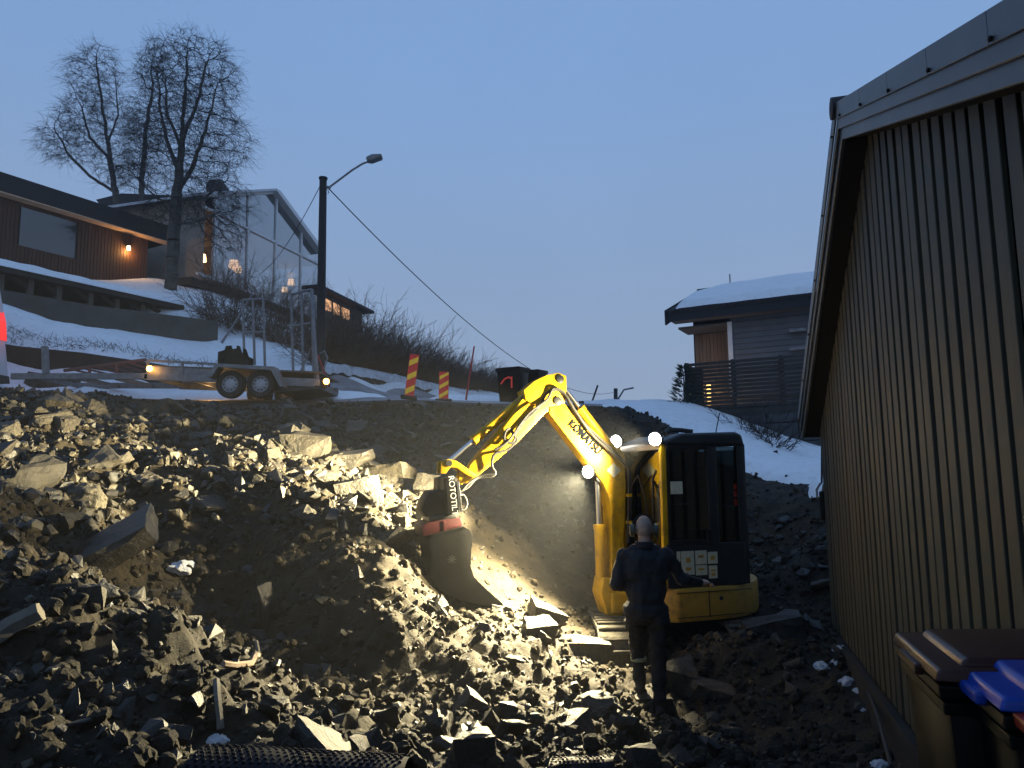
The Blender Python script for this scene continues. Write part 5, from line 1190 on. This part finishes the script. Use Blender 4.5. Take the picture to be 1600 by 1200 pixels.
slabpoly('barge_board', 'darkroof', [ra(pe0 - .07, zf0 - .12, ov_ - .05), ra(pe0 - .07, zf0 + .30, ov_ - .06), ra(pe0 - .07, zf0 + .34 + rise, ov_ + dep), ra(pe0 - .07, zf0 + rise, ov_ + dep)], RP.d * .05, rh)
for i in range(36):
    a = pe0 + .1 + i * .14
    if a > pe1: break
    MB().tube([ra(a, zf0 + .25, ov_ - .06), ra(a, zf0 + .27 + rise * .08, ov_ + dep * .08)], .055, 8).build('roof_tile', 'darkroof', rh, smooth=True)
mb = MB(); nx, ny = 60, 20; vs = []; fs = []
for i in range(nx + 1):
    for j in range(ny + 1):
        u_, v_ = i / nx, j / ny; lo = .10 + .10 * mnoise.noise(Vector((v_ * 5, 7, 0))) + .5 * max(0, v_ - .62) ** 1.1 * 3 * (1 if True else 0) + .12 * (1 - v_) ** 6
        a = pe0 + lo * (1 - u_) + (pe1 - pe0) * u_; top_ = 1.0 - .10 * max(0, 1 - u_ * 3) ** 1.5
        vv_ = .01 + (top_ - .01) * v_; th = .20 * min(1, u_ * 30) ** .6 * min(1, max(.02, v_ * 22)) ** .5 + .02 * mnoise.noise(Vector((a * 1.2, v_ * 4, 1)))
        vs.append(ra(a, zf0 + .285 + rise * vv_ + th, ov_ - .05 + (dep + .03) * vv_))
for i in range(nx):
    for j in range(ny): k = i * (ny + 1) + j; fs.append((k, k + 1, k + ny + 2, k + ny + 1))
mb.add(vs, fs); mb.build('snow_layer', 'snow', rh, smooth=True)
MB().tube([ra(pe0 + 1.0, zf0 + rise + .2, ov_ + dep), ra(pe0 + 1.0, zf0 + rise + .75, ov_ + dep)], .02, 6).build('roof_pipe', 'galv', rh)
# balcony railing
zr0, zr1 = rq(1180, 632, -1.2)[2], rq(1180, 562, -1.2)[2]; r0_, r1_ = RP.s_of(rq(1072, 600, -1.2)), ar_
bal = empty('balcony', ra(r0_, zr0, -1.2), None, None); bal.parent = rh; bal.location = Vector(WLOC[bal] - WLOC[rh])
n_ = 12
for i in range(n_):
    z = zr0 + (zr1 - zr0) * i / (n_ - 1); MB().bar(ra(r0_, z, -1.2), ra(r1_, z, -1.2), .035, .075).build('slat', 'beam', bal)
    MB().bar(ra(r0_, z, -1.2), ra(r0_, z, 0), .035, .075).build('slat', 'beam', bal)
for px in (1073, 1146, 1222, 1300): a = RP.s_of(rq(px, 600, -1.2)); MB().bar(ra(a, zr0 - .1, -1.16), ra(a, zr1 + .06, -1.16), .1, .1, up=(1, 0, 0)).build('post', 'beam', bal)
slabpoly('floor', 'beam', [ra(r0_, zr0 - .08, -1.2), ra(r1_, zr0 - .08, -1.2), ra(r1_, zr0 - .08, 0.9), ra(r0_, zr0 - .08, .9)], EZ * -.16, bal)
slabpoly('screen', 'charcoal', [ra(r0_ + .08, zr0, -1.1), ra(r0_ + .45, zr0, -1.1), ra(r0_ + .42, zr1 - .05, -1.1), ra(r0_ + .1, zr1 - .05, -1.1)], rn * .05, bal)
slabpoly('chair_back', 'charcoal', [ra(r0_ + .35, zr0 + .35, -1.0), ra(aw - .2, zr0 + .5, -1.0), ra(aw - .2, zr1 + .1, -1.0), ra(r0_ + .55, zr1 + .06, -1.0)], rn * .04, bal) if False else None
for z in np.linspace(zr0 + .03, zr0 + .58, 6): MB().lathe(ra(RP.s_of(rq(1108, 620, -.9)), z, -.9), EZ, [(.05, -.035), (.07, 0), (.05, .035)], 10).build('string_lamp', 'bulb2', bal, smooth=True)
MB().box(ra(RP.s_of(rq(1128, 610, -.2)), zr0 + .62, -.2), (.35, .05, .5), (RP.d, rn, EZ)).build('chair_back', 'charcoal', bal)
pt(ra(RP.s_of(rq(1108, 620, -.6)), zr0 + .4, -.6), 14, (1, .58, .22), .1)
for py in (516, 545): MB().box(rq(1247, py, -.15), (.42, .16, .09), (RP.d, rn, EZ)).build('shelf_bracket', 'galv', rh, bevel=.01)
# block wall under the balcony
KP = Plane(at(1200, 660, 18.4), RP.d)
kw = empty('block_wall', KP.hit(1200, 720), 'dark wall of large concrete blocks under the balcony', 'wall')
kn = KP.n if KP.n[1] > 0 else -KP.n; zt = KP.hit(1180, 634)[2]
for r_ in range(5):
    z = zt - r_ * .46; a = KP.s_of(KP.hit(1122, 640)) - .3 + (.75 if r_ % 2 else 0) - 1.5
    while a < KP.s_of(KP.hit(1350, 640)):
        j = random.uniform(-.01, .01); lo = max(a, KP.s_of(KP.hit(1100 + r_ * 6, 640)))
        if a + 1.47 > lo + .1: slabpoly('block', 'block', [KP.at(lo, z - .44, j), KP.at(a + 1.47, z - .44, j), KP.at(a + 1.47, z, j), KP.at(lo, z, j)], kn * .5, kw, bev=.015)
        a += 1.5
# conifer and shrubs on the snow
cz_ = at(1070, 634, 19.2); mb = MB(); g = np.random.default_rng(4)
for i in range(420):
    h_ = g.random(); an = g.random() * 6.28; rr = (.36 * (1 - h_) + .05) * g.random() ** .4; p = cz_ + np.array([math.cos(an) * rr, math.sin(an) * rr, h_ * 1.05]); d = np.array([math.cos(an), math.sin(an), .5]) * g.uniform(.08, .16)
    mb.tube([p, p + d], [.016, .003], 3, cap=False)
ct = empty('young_conifer', cz_, 'small dark conifer at the left end of the balcony', 'tree'); mb.build('crown', 'evergreen', ct); MB().tube([cz_ - EZ * .1, cz_ + EZ * .9], [.04, .01], 6).build('trunk', 'bark', ct)
for px, py, Y, h, w, n_ in [(1190, 690, 13.6, .9, 1.0, 26), (1215, 705, 13.0, .8, .9, 22), (1175, 680, 14.2, .8, .9, 20)]:
    k_ = on_ground(px, py, 9)[0]; shrub('snow_shrub', 'bare thin shrub poking out of the snow behind the cab', 'shrub', 'shrubs in the snow behind the cab', k_, h, w, n_, m='twig', seed=int(px), up=.5)
# ------------------------------------------------------------------ wheelie bins along the garage
wd = GW.d; out = -gin
def gbin(label, px, py, zl, lid, group='bins along the garage', H=1.07, Wd=.50, Dp=.56, base=None):
    f_ = atz(px, py, zl)                       # far front corner of the lid
    c = f_ - out * Dp * .5 - wd * Wd * .5; c = np.array([c[0], c[1], zl - H])
    r_ = empty('wheelie_bin', c, label, 'bin', group); wheelie(r_, c, out, -wd, H, Wd, Dp, lid)
    return c
gbin('wheelie bin with a dark brown lid, farthest along the garage wall', 1395, 979, 1.64, 'binbrown')
gbin('wheelie bin with a bright blue lid by the garage wall', 1482, 1018, 1.64, 'binblue', Wd=.40)
gbin('wheelie bin with a red lid at the right edge of the picture', 1562, 1064, 1.63, 'binred', Wd=.42)
p = atz(1514, 1150, 1.38); c = p - out * .26 - wd * .22; c[2] = 1.38 - .78
bx_ = empty('recycling_box', c, 'low black box with a loose lid in front of the red-lidded bin', 'box')
q = lambda f_, s_, z: c + out * f_ + wd * s_ + EZ * z
t_ = [(-1, -1), (1, -1), (1, 1), (-1, 1)]
MB().hexa([q(a * .2, b * .16, 0) for a, b in t_] + [q(a * .24, b * .2, .72) for a, b in t_]).build('body', 'binbody', bx_, bevel=.02, smooth=True)
MB().hexa([q(a * .27, b * .23, .722) for a, b in t_] + [q(a * .26, b * .22, .765) for a, b in t_]).build('lid', 'binbody', bx_, bevel=.012, seg=3, smooth=True)
MB().bar(q(.05, -.2, .80), q(.05, .2, .80), .05, .035).build('lid_rib', 'paper', bx_, bevel=.008)
# strap / cable by the far garage corner and hose along the wall
pp = [atz(1393, 1198, .52), atz(1372, 1120, .5), atz(1345, 1050, .47), atz(1322, 1000, .45), atz(1302, 930, .6) , at(1297, 850, 7.6), at(1293, 760, 7.7), at(1289, 700, 7.75), at(1287, 655, 7.8)]
for i in range(4): pp[i][2] = max(pp[i][2], gz(pp[i][0], pp[i][1]) + .03)
tag(MB().tube(pp, .014, 6).build('drain_hose', 'rubber', loc=pp[0], smooth=True), 'thin dark hose running along the foot of the garage wall', 'hose')
hk = empty('hanging_tackle', at(1284, 790, 7.75), 'black hook tackle with a pale strap hanging at the far garage corner', 'tackle')
c = at(1280, 770, 7.75)
MB().tube([at(1284, 690, 7.75), at(1284, 755, 7.75)], .01, 6).build('rope', 'black', hk)
MB().tube([at(1277, 778, 7.75), at(1276, 765, 7.75), at(1282, 755, 7.75), at(1287, 757, 7.75), at(1284, 775, 7.75), at(1277, 779, 7.75)], .012, 6).build('hook', 'galv', hk, smooth=True)
MB().box(at(1287, 790, 7.75), (.07, .06, .30)).build('block', 'black', hk, bevel=.02); MB().tube([at(1291, 718, 7.75), at(1293, 790, 7.75)], .008, 5).build('strap', 'white', hk)
# snow scraps by the hose
for i, (px, py, w, h) in enumerate([(1312, 1016, 12, 10), (1283, 1040, 15, 9), (1304, 1036, 9, 9), (1322, 1065, 15, 11), (1340, 1078, 9, 6), (1350, 1108, 8, 7), (1375, 1195, 14, 8)]):
    p, ok = on_ground(px, py + 4, 3); k = p[1] / FPX; me = rockmesh(200 + i, 'round'); o = place_rock('snow_lump', me, p + EZ * .01, (w * k, w * k * .9, h * k), rot=(0, 0, i * 1.1), m='snowdirty')
    for v in o.data.vertices: v.co += Vector(v.co).normalized() * (.35 * mnoise.noise(v.co * 2.3 + Vector((i * 5, 0, 0))))
    tag(o, 'small grey snow lump beside the hose at the garage foot', 'snow lump', 'snow lumps by the hose')
for i, (px, py, w, h, lb) in enumerate([(335, 1160, 20, 15, 'bright white snow lump near the black membrane'), (285, 885, 22, 14, 'faint bluish snow patch in the dark hollow'), (252, 1195, 14, 9, 'small white snow lump at the bottom edge of the near mound'), (163, 942, 12, 8, 'small white snow lump between stones on the near mound')]):
    p, ok = on_ground(px, py + 4, 2.2); k = p[1] / FPX; me = rockmesh(230 + i, 'round'); o = place_rock('snow_lump', me, p + EZ * .01, (w * k, w * k * .9, h * k), rot=(0, 0, i), m='snowdirty')
    for v in o.data.vertices: v.co += Vector(v.co).normalized() * (.35 * mnoise.noise(v.co * 2.1 + Vector((i * 7, 2, 0))))
    tag(o, lb, 'snow lump')
# ------------------------------------------------------------------ black dimpled membrane in the foreground
def membrane(name, label, pts_c, width_v, arc, dim):
    root = empty(name, pts_c[0], label, 'membrane'); mb = MB(); n, m_ = 40, 30; vs = []; fs = []; g0 = np.array(pts_c[0]); g1 = np.array(pts_c[1]); ax_ = g1 - g0
    rad_, t0_, t1_ = arc; side = np.array(width_v, float)
    def P_(u_, v_, e_=0):
        an = t0_ + (t1_ - t0_) * v_; return g0 + ax_ * u_ + side * math.cos(an) * (rad_ + e_) + EZ * math.sin(an) * (rad_ + e_)
    for i in range(n + 1):
        for j in range(m_ + 1): vs.append(P_(i / n, j / m_, .02 * mnoise.noise(Vector((i * .12, j * .12, 4)))))
    for i in range(n):
        for j in range(m_): k = i * (m_ + 1) + j; fs.append((k, k + 1, k + m_ + 2, k + m_ + 1))
    mb.add(vs, fs); sh = mb.build('sheet', 'membrane', root, smooth=True)
    db = MB(); L = np.linalg.norm(ax_); nu = int(L / .026); nv = int(rad_ * abs(t1_ - t0_) / .026)
    for i in range(nu):
        for j in range(nv):
            c_ = P_((i + .5 + (.5 if j % 2 else 0)) / (nu + 1), (j + .5) / nv); o_ = P_((i + .5 + (.5 if j % 2 else 0)) / (nu + 1), (j + .5) / nv, .03); d_ = (o_ - c_) / .03
            db.lathe(c_ + d_ * 0, d_, [(.008, 0), (.006, .006), (.002, .007)], 5)
    tag(db.build('dimples', 'membrane', root, smooth=True), kind='stuff')
    return root
a_, b_ = at(300, 1322, 2.6), at(635, 1326, 2.85)
membrane('drainage_membrane', 'roll of black dimpled drainage membrane at the bottom edge', (a_, b_), np.array([0, -1., 0]), (.30, R(-20), R(200)), True)
p1 = at(860, 1230, 4.2); p2 = at(960, 1225, 4.3)
membrane('drainage_membrane', 'small scrap of black dimpled membrane left of the person at the bottom', (p1, p2), np.array([-.2, -1., 0]), (.14, R(10), R(170)), True)
# roots and twigs sticking out of the soil
for i, (pts, lb) in enumerate([([(345, 1075), (348, 1110), (352, 1150)], 'pale broken root hanging below the near mound'), ([(400, 1040), (408, 1030), (404, 1010), (398, 1008)], 'short curled root in the dark hollow'), ([(355, 1048), (372, 1050), (398, 1046), (405, 1030)], 'orange-tinged bent branch lying in the dark hollow'), ([(0, 1010), (30, 990), (75, 968)], 'thick muddy root at the left edge of the near mound')]):
    Pn = []
    for a, b in pts: q_, _ = on_ground(a, b, 2.2); Pn.append(q_ + np.array([0, -.06, .05]))
    tag(MB().tube(Pn, [.018 if i < 3 else .05] * len(Pn), 6).build('root', 'greywood' if i != 2 else 'panelwood', loc=Pn[0], smooth=True), lb, 'root')
# ------------------------------------------------------------------ person
pf, _ = on_ground(1016, 1126, 5.5); pf = at(1016, 1128, 6.4); pf[2] = gz(pf[0], pf[1])
pz = at(1003, 806, 6.4)[2]; PS = (pz - pf[2]) / 1.80
PX = np.array([.985, -.17, 0]); PY = np.array([.17, .985, 0])   # person right, person forward
def pw(x, y, z): return pf + (PX * x + PY * y + EZ * z) * PS
cap = MB()
def caps(a, b, ra_, rb, n=12):
    a = np.array(a, float); b = np.array(b, float); d = b - a; L = np.linalg.norm(d); t = d / L; pr = []
    for an in np.linspace(-90, 0, 5): pr.append((max(.001, ra_ * math.cos(R(an))), ra_ * math.sin(R(an))))
    for an in np.linspace(0, 90, 5): pr.append((max(.001, rb * math.cos(R(an))), L + rb * math.sin(R(an))))
    cap.lathe(a, t, pr, n)
def ellip(c, r, rot=0):
    vs = []; n, m_ = 14, 10
    for i in range(m_ + 1):
        for j in range(n): th = math.pi * i / m_; ph_ = 2 * math.pi * j / n; vs.append(np.array(c) + np.array(r) * [math.sin(th) * math.cos(ph_), math.sin(th) * math.sin(ph_), math.cos(th)])
    cap.add(vs, [(i * n + j, i * n + (j + 1) % n, (i + 1) * n + (j + 1) % n, (i + 1) * n + j) for i in range(m_) for j in range(n)])
# legs: right leg straight, left leg forward on a higher stone
caps((.10, 0, .93), (.095, .03, .52), .105, .080); caps((.095, .03, .52), (.09, -.02, .12), .078, .060); caps((.09, -.05, .055), (.10, .16, .045), .052, .045)
caps((-.10, .0, .93), (-.095, .16, .58), .105, .080); caps((-.095, .16, .58), (-.085, .14, .26), .078, .060); caps((-.085, .10, .19), (-.10, .30, .18), .052, .045)
# trunk: jacket
ellip((0, 0, .95), (.195, .135, .15)); ellip((0, -.01, 1.12), (.200, .135, .20)); ellip((0, -.02, 1.30), (.225, .14, .20)); ellip((0, -.015, 1.42), (.185, .105, .10))
caps((-.185, -.01, 1.425), (.185, -.01, 1.425), .078, .078); caps((-.10, -.01, 1.49), (.10, -.01, 1.49), .05, .05)
caps((0, -.005, 1.47), (0, .012, 1.60), .062, .058)
# head
ellip((0, .02, 1.69), (.078, .098, .112)); ellip((0, .055, 1.635), (.058, .062, .060)); caps((0, .115, 1.675), (0, .128, 1.655), .013, .017); ellip((0, .045, 1.60), (.045, .05, .03))
for s in (-1, 1): ellip((s * .078, .01, 1.665), (.012, .024, .032))
# arms
sh, elb, wr = (.205, -.005, 1.425), (.325, .05, 1.215), (.505, .20, 1.165)
caps(sh, elb, .068, .056); caps(elb, wr, .055, .040)
sh2, el2, wr2 = (-.205, -.005, 1.425), (-.275, -.05, 1.16), (-.10, .16, 1.13)
caps(sh2, el2, .068, .057); caps(el2, wr2, .056, .040)
# hands with fingers
def hand(w, f_, up, s):
    w = np.array(w); f_ = np.array(f_, float); f_ /= np.linalg.norm(f_); up = np.array(up, float); up -= f_ * (up @ f_); up /= np.linalg.norm(up); sd = np.cross(f_, up) * s
    for k, (o_, L) in enumerate(((-.03, .072), (-.010, .082), (.011, .078), (.031, .062))):
        b0 = w + f_ * .085 + sd * o_; m1 = b0 + f_ * L * .5 - up * .006; m2 = m1 + f_ * L * .42 - up * .025
        caps(b0 - f_ * .04, b0, .012, .0115, 8); caps(b0, m1, .0115, .0105, 8); caps(m1, m2, .0105, .009, 8)
    caps(w + f_ * .02, w + f_ * .075, .034, .030, 10); caps(w + f_ * .03 - sd * .02, w + f_ * .07 - sd * .022, .022, .022, 8); caps(w + f_ * .03 + sd * .02, w + f_ * .07 + sd * .022, .022, .022, 8)
    b0 = w + f_ * .03 - sd * .032; m1 = b0 + f_ * .035 - sd * .025 - up * .01; m2 = m1 + f_ * .03 - up * .012; caps(b0, m1, .014, .012, 8); caps(m1, m2, .012, .010, 8)
hand(wr, (.85, .5, -.12), (0, 0, 1), 1); hand(wr2, (.5, .8, .15), (0, 0, 1), -1)
me = bpy.data.meshes.new('person'); me.from_pydata(cap.v, [], cap.f); tmp = bpy.data.objects.new('tmpbody', me); COL.objects.link(tmp)
md = tmp.modifiers.new('r', 'REMESH'); md.mode = 'VOXEL'; md.voxel_size = .0095
md = tmp.modifiers.new('s', 'SMOOTH'); md.factor = .5; md.iterations = 3
dg = bpy.context.evaluated_depsgraph_get(); body = bpy.data.meshes.new_from_object(tmp.evaluated_get(dg)); bpy.data.objects.remove(tmp)
for m_ in ('jacket', 'trousers', 'skin', 'boot', 'stubble'): body.materials.append(MT[m_])
wrn, w2n = np.array(wr), np.array(wr2)
CO = np.empty(len(body.vertices) * 3); body.vertices.foreach_get('co', CO); CO = CO.reshape(-1, 3)
NO = np.empty(len(CO) * 3); body.vertex_normals.foreach_get('vector', NO); NO = NO.reshape(-1, 3)
for k in range(len(CO)):   # cloth folds
    c = CO[k]; z = c[2]
    if z < 1.5 and np.abs(c - wrn).max() > .11 and np.abs(c - w2n).max() > .11:
        q_ = Vector((c[0] * 7, c[1] * 7, z * (9 if z < .9 else 6))); c += NO[k] * (.024 * mnoise.noise(q_) + .014 * mnoise.noise(q_ * 2.3))
        if .80 < z < .98: c[:2] *= 1.06
body.vertices.foreach_set('co', CO.ravel()); body.update()
for p_ in body.polygons:
    c = np.array(p_.center); p_.use_smooth = True
    mi = 0
    if c[2] > 1.535 : mi = 4 if (1.62 < c[2] < 1.775 and c[1] < .055) else 2
    elif c[2] < .84 and abs(c[0]) < .3: mi = 1
    if c[2] < .13 + (.14 if c[0] < 0 else 0): mi = 3
    if (c - wrn) @ np.array([.85, .5, -.12]) > .02 and c[0] > .4 and c[2] > .9: mi = 2
    if np.linalg.norm(c - (w2n + np.array([.05, .08, .01]))) < .11 and c[1] > .17: mi = 2
    p_.material_index = mi
MW = np.array([PX * PS, PY * PS, EZ * PS]).T
body.vertices.foreach_set('co', (CO @ MW.T).ravel())
body.update()
person = link('person', body, None, pf); WLOC[person] = pf
tag(person, 'bald person in dark jacket and ear defenders, seen from behind, reaching to the excavator', 'person')
for s in (-1, 1):
    c = pw(s * .088, .005, 1.665); mf = MB().lathe(c - PX * s * .005, PX * s, [(.036, 0), (.056, .006), (.054, .040), (.03, .050)], 16).build('ear_cup', 'earcup', person, smooth=True)
MB().tube([pw(s_ * .098, .0, 1.67 + .0) if abs(s_) == 1 else pw(.10 * math.sin(R(an)), -.005, 1.69 + .122 * math.cos(R(an))) for an, s_ in [(-100, 0), (-80, 0), (-60, 0), (-40, 0), (-20, 0), (0, 0), (20, 0), (40, 0), (60, 0), (80, 0), (100, 0)]], .010 * PS, 6).build('headband', 'black', person, smooth=True)
MB().lathe(pw(0, -.008, 1.505), EZ, [(.082, 0), (.086, .02), (.078, .055), (.068, .055), (.066, 0)], 20).build('collar', 'jacket', person, smooth=True)
MB().lathe(pw(-.09, .152, .44), EZ, [(.066, 0), (.068, .006), (.068, .026), (.064, .03)], 16).build('reflective_strip', 'reflect', person, smooth=True)
# stone under the left foot
q_ = pw(-.09, .2, .0); place_rock('rock', ROCKS[2], np.array([q_[0], q_[1], pw(0, 0, .0)[2] + .02]), (.22, .24, .17), parent=dig, rot=(0, 0, .4))
# ------------------------------------------------------------------ thin drizzle haze
hm = bpy.data.materials.new('haze'); hm.use_nodes = True; t_ = hm.node_tree; t_.nodes.clear()
ho = t_.nodes.new('ShaderNodeOutputMaterial'); hv = t_.nodes.new('ShaderNodeVolumePrincipled'); hv.inputs['Color'].default_value = (.85, .88, .92, 1); hv.inputs['Density'].default_value = .0014; hv.inputs['Anisotropy'].default_value = .3
t_.links.new(hv.outputs[0], ho.inputs['Volume'])
mb = MB(); mb.box((0, 32, 14.2), (150, 110, 33)); hz = mb.build('haze', hm); tag(hz, kind='stuff')
SC.cycles.volume_bounces = 0
